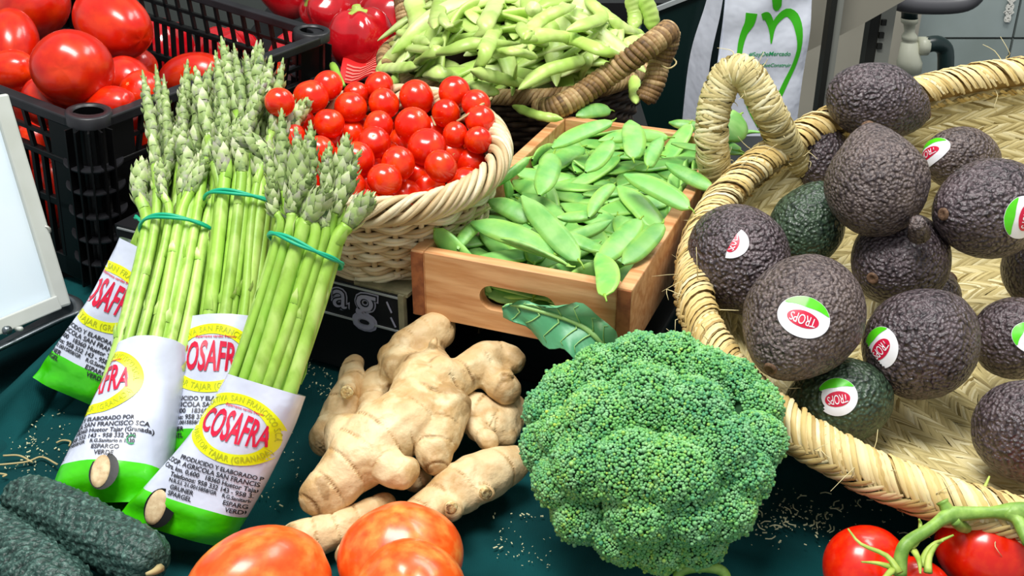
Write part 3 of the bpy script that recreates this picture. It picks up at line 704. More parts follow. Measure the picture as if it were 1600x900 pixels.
    MB().add(V, np.array([[0, 3, 2, 1], [4, 5, 6, 7], [0, 1, 5, 4], [1, 2, 6, 5], [3, 0, 4, 7]])).build('panel', M['darkpanel'], d, smooth=False)
    MB().bar(Ay(985, 30, y - .004), Ay(1165, -40, y - .004), .006, .006).build('trim_strip', M['edge'], d, smooth=False)
    MB().bar(Ay(900, 5, y + .1), Ay(1110, -30, y + .1), .006, .005).build('trim_strip', M['edge'], d, smooth=False)
    MB().box(Ay(960, -5, y + .12), (.5, .2, .03)).build('top_shelf', M['card'], d, smooth=False)
setting()
# ---------------------------------------------------------------- white carrier bag hanging from the panel, green heart print
def carrier_bag():
    y = .56
    L = [Ay(1138, -45, y), Ay(1131, 20, y), Ay(1124, 80, y), Ay(1112, 150, y), Ay(1104, 260, y)]
    R = [Ay(1270, -45, y), Ay(1268, 5, y), Ay(1262, 70, y), Ay(1250, 150, y), Ay(1238, 260, y)]
    L, R = spl(L, 30), spl(R, 30); u = np.linspace(0, 1, 26)
    G = L[:, None] * (1 - u[None, :, None]) + R[:, None] * u[None, :, None]
    bul = np.sin(u * math.pi) ** .5; v = np.linspace(0, 1, 30)
    F = G.copy(); F[..., 1] += -.014 * bul[None] + .003 * np.sin(u[None] * 9 + v[:, None] * 5) + .002 * np.sin(v[:, None] * 17 + u[None] * 4)
    Bk = G.copy(); Bk[..., 1] += .014 * bul[None]
    t = thing('carrier_bag', 'white carrier bag with a green heart print hanging behind the straw basket', 'bag', (float(G[-1, 13, 0]), y, float(G[-1, 13, 2])))
    m = MB().grid(F[::-1]); m.grid(Bk)
    front = MB().grid(F[::-1]); bv = bvh_of(front)
    m.build('bag_body', M['bag'], t)
    g = MB(); gl = spl([Ay(1136, -45, y), Ay(1126, 20, y), Ay(1108, 110, y), Ay(1098, 260, y)], 20); g2 = gl + np.array([-.022, .05, 0]) * np.array([np.linspace(.5, 1.2, 20)]).T
    mid = (gl + g2) / 2 + np.array([.004, -.004, 0]); g.grid(np.stack([gl, mid, g2], 1)); g.build('side_gusset', M['bag'], t)
    c = Ay(1196, 90, y); k = dep(c) / FOC; X = RT; Yv = np.array([0, 0, 1.])
    def P2(px, py): q = Ay(px, py, y); return (q[0] - c[0], q[2] - c[2])
    def stroke(pts, wd):
        C = spl([(*P2(*p), 0) for p in pts], 26)[:, :2]; T = np.gradient(C, axis=0); T /= np.linalg.norm(T, axis=1, keepdims=True); Nn = np.stack([-T[:, 1], T[:, 0]], 1)
        wd = np.interp(np.linspace(0, 1, 26), np.linspace(0, 1, len(wd)), wd)[:, None] * k / 2
        V = np.vstack([C - Nn * wd, C, C + Nn * wd]); n = 26
        return V, [[i, i + 1, i + 1 + n, i + n] for i in range(n - 1)] + [[n + i, n + i + 1, n + i + 1 + n, n + i + n] for i in range(n - 1)]
    m = MB()
    for pts, wd in (([(1171, 16), (1168, 32), (1160, 48), (1154, 70), (1152, 95), (1158, 130), (1170, 165), (1184, 192)], [17, 15, 10, 8, 7, 8, 9, 9]),
                    ([(1187, 22), (1194, 20), (1200, 30), (1203, 45), (1202, 64)], [11, 12, 11, 8, 2]),
                    ([(1202, 60), (1206, 38), (1216, 24), (1228, 17), (1239, 24), (1245, 42), (1246, 70), (1238, 98), (1225, 124), (1214, 146)], [3, 8, 11, 13, 14, 12, 7, 7, 8, 8]),
                    ([(1209, -22), (1210, -8), (1211, 6), (1211, 13)], [9, 16, 14, 5])):
        add_lay(m, lay(bv, *stroke(pts, wd), c, X, Yv, .0008, .06))
    m.build('heart_print', M['bagprint'], t)
    m = MB()
    for txt, px, py, s in (('#SoyDeMercado', 1199, 80, 9.6), ('#ElFuturoQueConstruir', 1193, 98, 8.0)):
        V, F_ = text2d(txt, s * k, .12 * k, .2); V = V + np.array(P2(px, py)); add_lay(m, lay(bv, V, F_, c, X, Yv, .0008, .06))
    m.build('hashtag_print', M['ink_green'], t)
carrier_bag()
# ---------------------------------------------------------------- stands under the produce
def stands():
    # carton with grey lettering under the tomato basket
    zt = .098; c = A(628, 462, zt); fd = nrmz(A(500, 430, zt) - c) ; fd[2] = 0; fd = nrmz(fd); bd = np.array([-fd[1], fd[0], 0]); bd = bd if bd[1] > 0 else -bd
    H = .035; W, D = .30, .20
    M4 = frame(c + fd * W / 2 + bd * D / 2 - np.array([0, 0, H]), -fd, (0, 0, 1))
    t = thing('produce_carton', 'black printed cardboard carton under the cherry tomato basket', 'box', M4)
    MB().box((0, 0, H / 2), (W, D, H)).build('carton_body', M['card'], t, local=True, smooth=False)
    MB().box((W / 2, -D / 2, H / 2), (.005, .005, H + .002)).box((W / 2 - .02, 0, H + .0005), (.05, D, .003)).build('bare_edge', M['cardedge'], t, local=True, smooth=False)
    MB().box((0, -D / 2 - .0006, H - .003), (W - .006, .001, .0016)).box((0, -D / 2 - .0006, .0015), (W - .006, .001, .0016)).box((W / 2 + .0006, 0, H - .003), (.001, D, .0016)).build('pale_line', M['edge'], t, local=True, smooth=False)
    m1, m2 = MB(), MB()
    for txt, x, z, s, up in (('g', W / 2 - .036, H * .60, .048, 0), ('a', W / 2 - .060, H * .60, .036, 0), ('r', W / 2 - .078, H * .60, .040, 0)):
        for bold, m_, off in ((.0022, m1, .0008), (.0011, m2, .0012), (.0, m1, .0016)):
            V, F = text2d(txt, s, bold, .1); V3 = np.stack([x + V[:, 0], np.full(len(V), -D / 2 - off), z + V[:, 1]], 1)
            by = {}
            for f in F: by.setdefault(len(f), []).append(f)
            m_.add(V3, [np.array(v) for v in by.values()])
    for (xx, zz, l) in ((W / 2 - .012, .022, .009), (W / 2 - .009, .009, .008)): m1.bar((xx - .002, -D / 2 - .001, zz + l / 2), (xx + .002, -D / 2 - .001, zz - l / 2), .001, .001)
    m1.build('lettering', M['print_grey'], t, local=True, smooth=False); m2.build('lettering_outline', M['print_dark'], t, local=True, smooth=False)
    # flat black carton below
    b = MB().box((0, 0, .0), (W * 1.02, D, .058)); b.xf(frame(np.array(M4)[:3, 3] + np.array([0, 0, -.031]) + bd * .012, -fd, (0, 0, 1)))
    tag(b.build('plain_carton', M['card'], smooth=False, bevel=.002), 'plain black carton, lowest of the stack under the tomato basket', 'box')
    return fd, bd
stands()
# ---------------------------------------------------------------- wooden crate of snow peas
ZT, ZB = .140, .083
_FL, _FR = A(641, 390, ZT), A(988, 453, ZT)
CX = nrmz(_FR - _FL); CY = np.array([-CX[1], CX[0], 0]); CW = float(np.linalg.norm(_FR - _FL)); CL = .335
CM = frame((_FL + _FR) / 2 + CY * CL / 2 - np.array([0, 0, ZT - ZB]), CX, (0, 0, 1))        # crate frame: origin at base centre
def wooden_crate():
    H = ZT - ZB; T = .011; w, l = CW / 2, CL / 2
    t = thing('wooden_crate', 'small pale wooden crate with oval hand slot, full of snow peas', 'crate', CM)
    for s in (-1, 1):
        b = bmx_board_with_slot(CW - 2 * T, H, T, .062 if s < 0 else .062, .021, H * .44)
        b.xf(frame((0, s * (l - T / 2), H / 2), (1, 0, 0), (0, 0, 1)))
        b.build('end_board', M['wood'], t, local=True, smooth=False, bevel=.0012)
        MB().box((s * (w - T / 2), 0, H / 2), (T, CL, H)).build('side_board', M['wood'], t, local=True, smooth=False, bevel=.0012)
    for s in (-1, 1):   # darker end grain shown where the side boards meet the front
        for e in (-1, 1):
            MB().box((s * (w - T / 2), e * (l + .0004), H / 2), (T - .001, .001, H - .003)).build('end_grain', M['woodend'], t, local=True, smooth=False)
    for i in range(3): MB().box(((i - 1) * (CW - 2 * T) / 3, 0, .003), ((CW - 2 * T) / 3 - .002, CL - 2 * T, .005)).build('bottom_slat', M['wood'], t, local=True, smooth=False)
    # what it stands on
    b = MB().box((CW * .14, 0, 0), (CW * .74, CL * .8, .052)); Mz = CM.copy(); Mz[:3, 3] = CM[:3, 3] + CY * .03 + np.array([0, 0, -.0575]); b.xf(Mz)
    tag(b.build('support_carton', M['card'], smooth=False, bevel=.002), 'black carton hidden under the wooden snow pea crate', 'box')
    for i, (px, py, h) in enumerate(((610, 545, .04), (725, 530, .045), (1045, 505, .05))):
        p = A(px, py, .0); q = p + CY * .02
        b = MB().box((q[0], q[1], h / 2 + .002), (.022, .02, h), np.array([CX, CY, [0, 0, 1]]).T)
        tag(b.build('wooden_block', M['woodold'], smooth=False, bevel=.001), ['weathered wooden block behind the ginger, left of the crate', 'weathered wooden block in the shadow under the crate front', 'weathered wooden block between the crate and the straw basket'][i], 'block')
def bmx_board_with_slot(L, H, T, sw, sh, zc):
    """board lying in x (length) and z (height), thickness y, with a stadium slot; centre of mass at the middle"""
    n = 24; a = np.linspace(0, 2 * math.pi, n, endpoint=False) + math.pi / n
    r = sh / 2; e = sw / 2 - r; cz = zc - H / 2 + .003
    I = np.stack([np.sign(np.cos(a)) * e + r * np.cos(a), cz + r * np.sin(a)], 1)
    def edge(an):
        d = np.array([math.cos(an), math.sin(an)]); o = np.array([0, cz]); ts = []
        for k, lim in ((0, L / 2), (1, H / 2)):
            if abs(d[k]) > 1e-9: ts.append(((math.copysign(lim, d[k]) - o[k]) / d[k]))
        return o + d * min(ts)
    O = []
    ang = [math.atan2(p[1] - cz, p[0]) for p in I]
    O = np.array([edge(x) for x in ang])
    for cxy in ((L / 2, H / 2), (-L / 2, H / 2), (-L / 2, -H / 2), (L / 2, -H / 2)):      # snap nearest rays to the corners
        i = np.argmin([abs((math.atan2(cxy[1] - cz, cxy[0]) - x + math.pi) % (2 * math.pi) - math.pi) for x in ang]); O[i] = cxy
    m = MB(); R = []
    for y, P in ((-T / 2, I), (-T / 2, O), (T / 2, O), (T / 2, I)): R.append(np.stack([P[:, 0], np.full(n, y), P[:, 1]], 1))
    R.append(R[0]); m.grid(np.array(R), cv=True); return m
wooden_crate()
# ---------------------------------------------------------------- snow peas
def pea_mesh(seed, L=.066, w=.0098, open_=0):
    r = np.random.RandomState(seed); nu, nv = 15, 6
    u = np.linspace(0, 1, nu); prof = np.maximum(1 - np.abs(2 * u - 1.06) ** 2.7, 0) ** .62; prof[0] = .12; prof[-1] = .06
    w = w * (.85 + .35 * r.rand()); bend = (r.rand() - .3) * .007; cup = (r.rand() - .5) * .003; tw = (r.rand() - .5) * .5
    v = np.linspace(-1, 1, nv); n = r.randint(5, 8)
    x = (u - .5) * L
    def side(s):
        pk = .00045 * np.maximum(0, np.sin(u * n * math.pi * 2)) * prof
        z = s * (.0007 + (.0010 * prof + pk)[:, None] * (1 - v[None] ** 2)) + cup * (2 * u[:, None] - 1) ** 2 * 1.5
        y = v[None] * (prof * w)[:, None] + (bend * (1 - (2 * u - 1) ** 2))[:, None]
        P = np.stack(np.broadcast_arrays(x[:, None], y, z), -1)
        a = tw * u[:, None]; yy = P[..., 1] * np.cos(a) - P[..., 2] * np.sin(a); zz = P[..., 1] * np.sin(a) + P[..., 2] * np.cos(a)
        return np.stack([P[..., 0], yy, zz], -1)
    t = .35 + .15 * r.rand() + .45 * np.broadcast_to(np.abs(v[None]) ** 4, (nu, nv))
    m = MB(); a, b = side(1), side(-1)
    loop = np.concatenate([a, b[:, ::-1]], 1); tt = np.concatenate([t, t[:, ::-1]], 1)
    m.grid(loop, tt, cv=True)
    s = MB(); e = loop[-1].mean(0); s.tube(spl([e - [.0015, 0, 0], e + [.002, .0004, 0], e + [.006, .0016 * r.randn(), .001 * r.randn()]], 5), [.0016, .0013, .0008, .0006, .0007], 6, .5)
    return m, s
PEA_LABELS = {}
def snow_peas():
    kinds = []
    for k in range(9):
        a, b = pea_mesh(100 + k, .066, .0102); kinds.append((a.mesh('snow_pea', M['pea']), b.mesh('pod_tip', M['peastem'])))
    def put(Mx, k, lab, grp='snow peas heaped in the wooden crate'):
        o = bpy.data.objects.new('snow_pea', kinds[k][0]); COL.objects.link(o); o.matrix_world = Matrix(Mx)
        c = bpy.data.objects.new('pod_tip', kinds[k][1]); COL.objects.link(c); c.parent = o
        tag(o, lab, 'pea pod', grp); return o
    for i, q in enumerate(PEAS):
        d = np.array(q[1:4]) - CM[:3, 3]; lx, ly, lz = d @ CX, d @ CY, d[2]
        if lz < .017 and abs(ly + CL / 2) > .05: continue
        zx = 'left' if lx < -CW / 6 else 'right' if lx > CW / 6 else 'middle'; zy = 'front' if ly < -CL / 6 else 'back' if ly > CL / 6 else 'centre'
        lab = ('snow pea pod buried low, %s %s of the crate' if lz < .034 else 'snow pea pod on top, %s %s of the crate') % (zy, zx)
        lab = lab.replace('snow pea pod', 'snow pea pod ' + lie(np.array((Vector_quat(q[4:]) @ Vector((1, 0, 0))))))
        put(Matrix.Translation(Vector(q[1:4]) + Vector((0, 0, .005))) @ Vector_quat(q[4:]), q[0], lab)
    # the largest pods of the top layer, one by one: both ends in the picture
    TOPS = [((815, 306), (905, 408), 0, 'long snow pea pod slanting down the middle of the crate front', 1.12),
            ((735, 345), (868, 395), 1, 'wide snow pea pod near the left front of the crate heap', 1.2),
            ((762, 312), (825, 345), 2, 'rounded pale snow pea pod at the left rim of the crate', 1.15),
            ((843, 303), (866, 238), 3, 'upright oval snow pea pod left of the heap centre', 1.2),
            ((934, 414), (1000, 345), 4, 'broad snow pea pod pointing at the crate front right corner', 1.25),
            ((972, 416), (1035, 352), 5, 'broad pale snow pea pod lying against the right crate rim', 1.25),
            ((935, 220), (1045, 215), 6, 'slim snow pea pod lying flat across the top of the heap', 1.),
            ((862, 232), (957, 190), 7, 'curved snow pea pod leaning left at the back of the heap', 1.1),
            ((915, 270), (955, 220), 8, 'blunt snow pea pod hanging down under the flat one', 1.2),
            ((985, 185), (990, 245), 1, 'light snow pea pod standing upright at the top of the heap', 1.3),
            ((785, 370), (890, 412), 3, 'thin edge-on snow pea pod at the crate front', .55),
            ((975, 272), (1078, 325), 2, 'dark long snow pea pod slanting to the right crate rim', 1.),
            ((1040, 255), (1113, 295), 0, 'snow pea pod overhanging the right crate rim', .9),
            ((875, 365), (945, 395), 5, 'short snow pea pod lying low before the front board', 1.1),
            ((920, 340), (960, 288), 6, 'snow pea pod slanting right in the middle of the heap', 1.),
            ((870, 342), (935, 335), 4, 'snow pea pod lying crosswise left of the heap centre', .9),
            ((1035, 215), (1012, 262), 8, 'short stubby snow pea pod bent downwards at the right', 1.1),
            ((955, 345), (875, 375), 7, 'snow pea pod tucked beside the broad front right ones', .9),
            ((715, 390), (755, 345), 6, 'narrow snow pea pod in the front left corner of the crate', 1.),
            ((900, 180), (955, 172), 2, 'small blunt snow pea pod at the back rim of the crate', 1.2),
            ((1045, 190), (1100, 200), 3, 'dark snow pea pod at the back right of the heap', .8),
            ((758, 300), (830, 248), 5, 'narrow edge-on snow pea pod along the left crate rim', .6)]
    for i, (a, b, k, lab, ws) in enumerate(TOPS):
        z = PEA_TOP((a[0] + b[0]) / 2, (a[1] + b[1]) / 2) + .0035 + .0012 * (i % 3)
        dz = .42 * px2m(abs(a[1] - b[1]), A(*a, z)); za, zb = (z + dz * .75, z - dz * .25) if a[1] < b[1] else (z - dz * .25, z + dz * .75)
        pa, pb = A(*a, za), A(*b, zb); x = pb - pa; L = np.linalg.norm(x)
        Mx = frame((pa + pb) / 2, x, (0, -.7, 1) if ws > .7 else (0, 1, .35)); S = Matrix.Diagonal((L / .066, min(.80, max(.62, L / .075)) * abs(ws), 1.2, 1))
        put(Matrix(Mx) @ S, k, lab)
    # pods seen through the hand slot
    for i, (a, b, k) in enumerate((((745, 460), (800, 445), 0), ((760, 465), (850, 462), 2), ((800, 447), (880, 462), 4))):
        pa, pb = A(*a, .104 + .004 * i) + CY * .004, A(*b, .103 + .004 * i) + CY * .004
        put(Matrix(frame((pa + pb) / 2, pb - pa, (0, -.6, 1))) @ Matrix.Diagonal((np.linalg.norm(pb - pa) / .066, 1, 1, 1)), k, ['snow pea pod at the left end of the oval hand slot', 'long snow pea pod sticking along the bottom of the hand slot', 'snow pea pod at the right end of the oval hand slot'][i])
    for (pts, lab) in (([(1125, 225), (1150, 212), (1170, 206), (1190, 207)], 'curled snow pea pod with stem reaching over the crate rim behind the handle'),):
        P = spl([A(x, y, .155) for x, y in pts], 14); m = MB().tube(P, np.interp(np.linspace(0, 1, 14), [0, .4, .8, 1], [.004, .0045, .0025, .0012]), 8, .4, .6)
        tag(m.build('snow_pea', M['pea']), lab, 'pea pod', 'snow peas heaped in the wooden crate')
    P = [A(1135, 215, .17), A(1158, 180, .18)]; put(Matrix(frame((P[0] + P[1]) / 2, P[1] - P[0], (0, -1, .4))) @ Matrix.Diagonal((.6, 1.3, 1, 1)), 3, 'snow pea pod standing behind the loop of the straw handle')
def Vector_quat(q):
    from mathutils import Quaternion
    return Quaternion(q).to_matrix().to_4x4()
_top = {}
def PEA_TOP(px, py):
    z = .145
    for _ in range(4):
        p = A(px, py, z); d = p - CM[:3, 3]; x = d @ CX; y = d @ CY
        z = PEA_H(x, y)
    return z
def PEA_H(x, y): return ZT - .006 + .022 * max(0, 1 - (x / (CW * .62)) ** 2) * smooth01((y / CL + .56) / .5) * (1 if y < CL * .3 else max(.3, 1 - (y - CL * .3) / (CL * .25)))
# ---------------------------------------------------------------- big black crate of plum tomatoes
def black_crate():
    zt = .18; N = A(137, 190, zt); Fc = A(513, 50, zt); r = Fc - N; r[2] = 0; r = nrmz(r); l = nrmz(np.array([-r[1], r[0], .11])); up = np.cross(r, l); LR = float(np.linalg.norm(Fc - N)); LL = .44
    Mx = frame(N - up * (zt - .004) + r * LR / 2 + l * LL / 2, r, up); w, d = LR / 2, LL / 2; H = zt - .004
    t = thing('tomato_crate', 'large black plastic lattice crate filled with plum tomatoes', 'crate', Mx)
    def loop(hw, hd, z, rad, n=6):
        P = []
        for cx_, cy_, a0 in ((hw - rad, hd - rad, 0), (-hw + rad, hd - rad, 90), (-hw + rad, -hd + rad, 180), (hw - rad, -hd + rad, 270)):
            for k in range(n + 1):
                a = math.radians(a0 + 90 * k / n); P.append((cx_ + rad * math.cos(a), cy_ + rad * math.sin(a), z))
        return np.array(P)
    def ring(hw, hd, z0, z1, th, rad=.03):
        A_, B_ = loop(hw, hd, 0, rad), loop(hw - th, hd - th, 0, max(rad - th, .004)); g = []
        for P, z in ((A_, z0), (A_, z1), (B_, z1), (B_, z0)): q = P.copy(); q[:, 2] = z; g.append(q)
        return MB().grid(np.array(g), cu=True, cv=True)
    # the rim is open where the near corner post has its round socket
    ring(w + .006, d + .006, H - .010, H, .013).build('top_rim', M['blackrim'], t, local=True, smooth=False, bevel=.0015)
    ring(w + .003, d + .003, H - .052, H - .046, .008).build('band', M['black'], t, local=True, smooth=False, bevel=.001)
    ring(w + .002, d + .002, .0, .022, .006).build('band', M['black'], t, local=True, smooth=False, bevel=.001)
    ring(w + .002, d + .002, .075, .083, .006).build('band', M['black'], t, local=True, smooth=False, bevel=.001)
    MB().box((0, 0, .003), (2 * w, 2 * d, .005)).build('crate_floor', M['black'], t, local=True, smooth=False)
    slat = MB().box((0, 0, 0), (.004, .004, 1)).mesh('slat', M['black'], False)
    def bar_(a, b, wd):
        a, b = Vector(a), Vector(b); o = bpy.data.objects.new('slat', slat); COL.objects.link(o); o.parent = t
        v = b - a; o.matrix_local = Matrix.Translation((a + b) / 2) @ v.to_track_quat('Z', 'X').to_matrix().to_4x4() @ Matrix.Diagonal((wd / .004, 1, v.length, 1))
    for side, Ls, f in (('f', w, lambda s: (s, -d)), ('b', w, lambda s: (s, d)), ('l', d, lambda s: (-w, s)), ('r', d, lambda s: (w, s))):
        s = -Ls + .05
        while s < Ls - .05:
            x, y = f(s); s2 = s + .004
            bar_((x, y, .022), (x, y, H - .046), .005); s += .0135
        s = -Ls + .055
        while s < Ls - .065:            # slanted bars of the open band under the rim
            x, y = f(s); x2, y2 = f(s + .008); bar_((x, y, H - .046), (x2, y2, H - .010), .004); s += .021
        a, b = f(-Ls + .05), f(Ls - .05)
        m = MB().bar((*a, H - .028), (*b, H - .028), .004, .004); m.build('cross_bar', M['black'], t, local=True, smooth=False)
    for sx in (-1, 1):
        for sy in (-1, 1):
            c = np.array([sx * (w - .013), sy * (d - .013)]); m = MB(); a = np.linspace(0, 2 * math.pi, 25)[:-1]
            def rg(rr, z): return np.stack([c[0] + rr * np.cos(a), c[1] + rr * np.sin(a), np.full(24, z)], -1)
            m.grid(np.array([rg(.016, .002), rg(.016, H + .001), rg(.0135, H + .001), rg(.0135, .05)]), cv=True)
            m.build('corner_post', M['black'], t, local=True, smooth=False)
            m = MB()
            m.grid(np.array([rg(.0205, H - .008), rg(.0205, H + .002), rg(.0185, H + .003), rg(.0138, H + .003), rg(.0138, H - .008)]), cv=True)
            m.build('corner_socket', M['blackrim'], t, local=True)
            for z in (.03, .055, .08, .105, H - .048):
                m = MB(); a2 = a; m.grid(np.array([rg(.015, z), rg(.026, z), rg(.0265, z + .0015), rg(.0262, z + .003), rg(.015, z + .003)]), cv=True); m.build('corner_rib', M['blackrim'], t, local=True, smooth=False)
            for an in (200, 225, 250, 178, 272) if (sx < 0 and sy < 0) else (0, 90, 180, 270):
                q = math.radians(an if not (sx > 0 or sy > 0) else an); e = c + .0235 * np.array([math.cos(q), math.sin(q)])
                MB().bar((*e, .005), (*e, H - .008), .0018, .008, up=(math.cos(q), math.sin(q), 0)).build('corner_fin', M['black'], t, local=True, smooth=False)
            # solid flanks either side of the corner
            for ax in (0, 1):
                p = np.array([sx * w, sy * d]); q = p.copy(); q[ax] -= np.sign(p[ax]) * .05
                p[ax] -= np.sign(p[ax]) * .012
                MB().bar((*p, (H - .01) / 2), (*q, (H - .01) / 2), .004, H - .012).build('corner_panel', M['black'], t, local=True, smooth=False)
    return Mx, w, d
BCM, BCW, BCD = black_crate()
snow_peas()
# ---------------------------------------------------------------- round fruit
def fruit(rx, ry, rz, ribs=0, ribamp=.03, dent=.12, point=0, nu=30, nv=20, seed=0, lump=.02):
    th = np.linspace(0, math.pi, nv)[:, None]; ph = np.linspace(0, 2 * math.pi, nu, endpoint=False)[None]
    x = np.sin(th) * np.cos(ph); y = np.sin(th) * np.sin(ph); z = np.cos(th) + 0 * ph
    P = np.stack([x, y, z], -1); R = 1 + lump * vnoise(P, 2.2, seed)
    if ribs: R = R * (1 + ribamp * (np.cos(ph * ribs + seed) * np.sin(th) ** .5 * (.4 + .6 * smooth01((z + .3) / 1.2))))
    R = R * (1 - dent * np.exp(-(th / .38) ** 2)) * (1 - .04 * np.exp(-((math.pi - th) / .3) ** 2))
    if point: R = R * (1 + point * np.exp(-((math.pi - th) / .45) ** 2))
    P = P * R[..., None] * np.array([rx, ry, rz])
    V = [P[0].mean(0)[None], P[1:-1].reshape(-1, 3), P[-1].mean(0)[None]]; n = nu; k = nv - 2
    f = np.stack(np.broadcast_arrays(*[1 + (np.arange(k - 1)[:, None] + a) * n + (np.arange(n)[None] + b) % n for a, b in ((0, 0), (1, 0), (1, 1), (0, 1))]), -1).reshape(-1, 4)
    top = np.array([[0, 1 + j, 1 + (j + 1) % n] for j in range(n)]); bot = np.array([[1 + k * n, 1 + (k - 1) * n + (j + 1) % n, 1 + (k - 1) * n + j] for j in range(n)])
    m = MB(); m.add(np.vstack(V), [f, top, bot]); return m
def scar_mesh(r):
    a = np.linspace(0, 2 * math.pi, 13)[:-1]
    m = MB(); m.grid(np.array([np.stack([q * np.cos(a), q * np.sin(a), np.full(12, z)], -1) for q, z in ((r * 1.0, -.0006), (r * .8, .0006), (r * .4, .0008), (r * .05, -.0002))]), cv=True); return m
def place_fruit(name, mesh_, scar_, sz, M4, lab, cat, grp=None, scarname='stem_scar'):
    o = bpy.data.objects.new(name, mesh_); COL.objects.link(o); o.matrix_world = Matrix(M4); tag(o, lab, cat, grp)
    if scar_:
        s = bpy.data.objects.new(scarname, scar_); COL.objects.link(s); s.parent = o; s.location = (0, 0, sz)
    return o
# ---- cherry tomatoes in the wicker basket: every one seen, then the layer under them
TB_C = A(608, 231, .19); TB_TILT = .165                      # rim centre and slope of the round basket
TB_R = .0895
def cherry_tomatoes():
    L = [(512, 134, 24, 'cherry tomato at the far back left of the basket, under a dry stalk'), (486, 152, 28, 'large cherry tomato behind the right asparagus tip at the back'),
         (592, 134, 18, 'small cherry tomato peeping over the back rim of the basket'), (548, 168, 26, 'dark red cherry tomato in the back row left of centre'),
         (600, 162, 25, 'cherry tomato in the middle of the back row'), (651, 153, 29, 'big cherry tomato in the back row right of centre'),
         (710, 144, 25, 'topmost cherry tomato touching the green beans above'), (697, 177, 23, 'orange-tinged cherry tomato below the topmost one'),
         (744, 162, 15, 'half-hidden cherry tomato behind a dry stalk at the right'), (750, 187, 24, 'cherry tomato resting on the right rim of the basket'),
         (711, 211, 21, 'dark red cherry tomato beside the two at the right rim'), (747, 219, 22, 'lowest cherry tomato at the right rim of the basket'),
         (645, 196, 29, 'large bright cherry tomato with yellowish shoulder in the centre'), (591, 197, 25, 'cherry tomato left of the large one in the centre'),
         (514, 193, 25, 'cherry tomato just right of the asparagus tips'), (667, 231, 31, 'largest cherry tomato with pale stem scar facing up'),
         (549, 209, 17, 'small orange cherry tomato sunk between the others'), (585, 223, 26, 'cherry tomato with round pale scar left of centre'),
         (437, 160, 22, 'cherry tomato at the far left beside the middle asparagus bundle'), (556, 148, 21, 'sunken cherry tomato in the back row'),
         (472, 188, 20, 'cherry tomato half hidden by the leaning asparagus tip'), (454, 214, 24, 'cherry tomato between the middle and right asparagus bundles'),
         (557, 250, 29, 'large orange-red cherry tomato at the front left'), (622, 256, 28, 'glossy cherry tomato in the front row centre'),
         (601, 281, 28, 'frontmost cherry tomato resting against the basket rim'), (689, 260, 27, 'front right cherry tomato resting on the basket rim'),
         (545, 290, 26, 'front left cherry tomato touching the asparagus bundle'), (573, 287, 15, 'small cherry tomato wedged behind the front ones'),
         (654, 271, 11, 'deeply sunken cherry tomato at the front rim'), (706, 241, 17, 'shaded cherry tomato behind the front right one'),
         (500, 235, 24, 'cherry tomato seen through the right asparagus tips')]
    kinds = []
    for k in range(4):
        kinds.append((fruit(1, 1, .94, 0, 0, .07, 0, 32, 20, k, .018).mesh('cherry_tomato', M['cherry']), scar_mesh(.13).mesh('stem_scar', M['scar'])))
    n = 0
    for i, (px, py, r, lab) in enumerate(L):
        small = r < 20
        z0 = TB_C[2] + (.010 if not small else -.006) - (.004 if r < 24 else 0); rr0 = r
        p = Apl(px, py, z0, TB_C[1], TB_TILT); rad = px2m(r if not small else 22, p)
        for _ in range(14):                       # heap the outer ones up until they lie inside the rim
            if np.hypot(p[0] - TB_C[0], p[1] - TB_C[1]) < TB_R - .45 * rad: break
            z0 += .0025; p = Apl(px, py, z0, TB_C[1], TB_TILT)
        d = (sdir(.1, .9, .55) if (px, py) in ((667, 231), (585, 223)) else nrmz(rs.normal(size=3) + np.array([0, -.2, .2]) + (np.array([0, 0, -1.2]) if rs.rand() < .6 else 0)))
        if (px, py) == (667, 231): d = sdir(.0, .55, .8)
        if (px, py) == (585, 223): d = sdir(.1, .3, .95)
        if (px, py) == (747, 219): d = sdir(.1, -.5, .8)
        M4 = zframe(p, d); S = np.diag([rad, rad, rad, 1])
        k = kinds[i % 4]; o = place_fruit('cherry_tomato', k[0], k[1], .87, M4 @ S, lab, 'tomato', 'cherry tomatoes in the wicker basket')
    # the ones below, glimpsed in the gaps
    for ring_, cnt, dz in ((.018, 4, -.018), (.042, 9, -.02), (.066, 13, -.018)):
        for j in range(cnt):
            a = 2 * math.pi * (j + .3 * rs.rand()) / cnt; x = TB_C[0] + ring_ * math.cos(a); y = TB_C[1] + ring_ * math.sin(a)
            z = TB_C[2] + (y - TB_C[1]) * TB_TILT + dz; k = kinds[j % 4]
            place_fruit('cherry_tomato', k[0], k[1], .87, zframe((x, y, z), rs.normal(size=3)) @ np.diag([.0145] * 3 + [1]), 'red cherry tomato in the lower layer, glimpsed between the top ones', 'tomato', 'lower layer of cherry tomatoes')
    m = MB(); m.tube(spl([A(768, 153, .215), A(748, 167, .215), A(730, 180, .21), A(714, 190, .205)], 8), [.0012, .0014, .0012, .0012, .001, .001, .0009, .0012], 6)
    m.tube([A(674, 182, .20), A(680, 196, .20)], .0008, 5)
    tag(m.build('dry_stalk', M['fiber']), 'thin dry stalk lying across the cherry tomatoes at the right', 'stalk')
    m = MB(); m.tube(spl([A(520, 102, .2), A(528, 118, .2), A(537, 134, .2)], 6), [.0035, .0042, .0035, .003, .0026, .002], 8)
    tag(m.build('bean_end', M['peastem']), 'pale green bean end standing at the back left rim of the tomato basket', 'bean')
cherry_tomatoes()
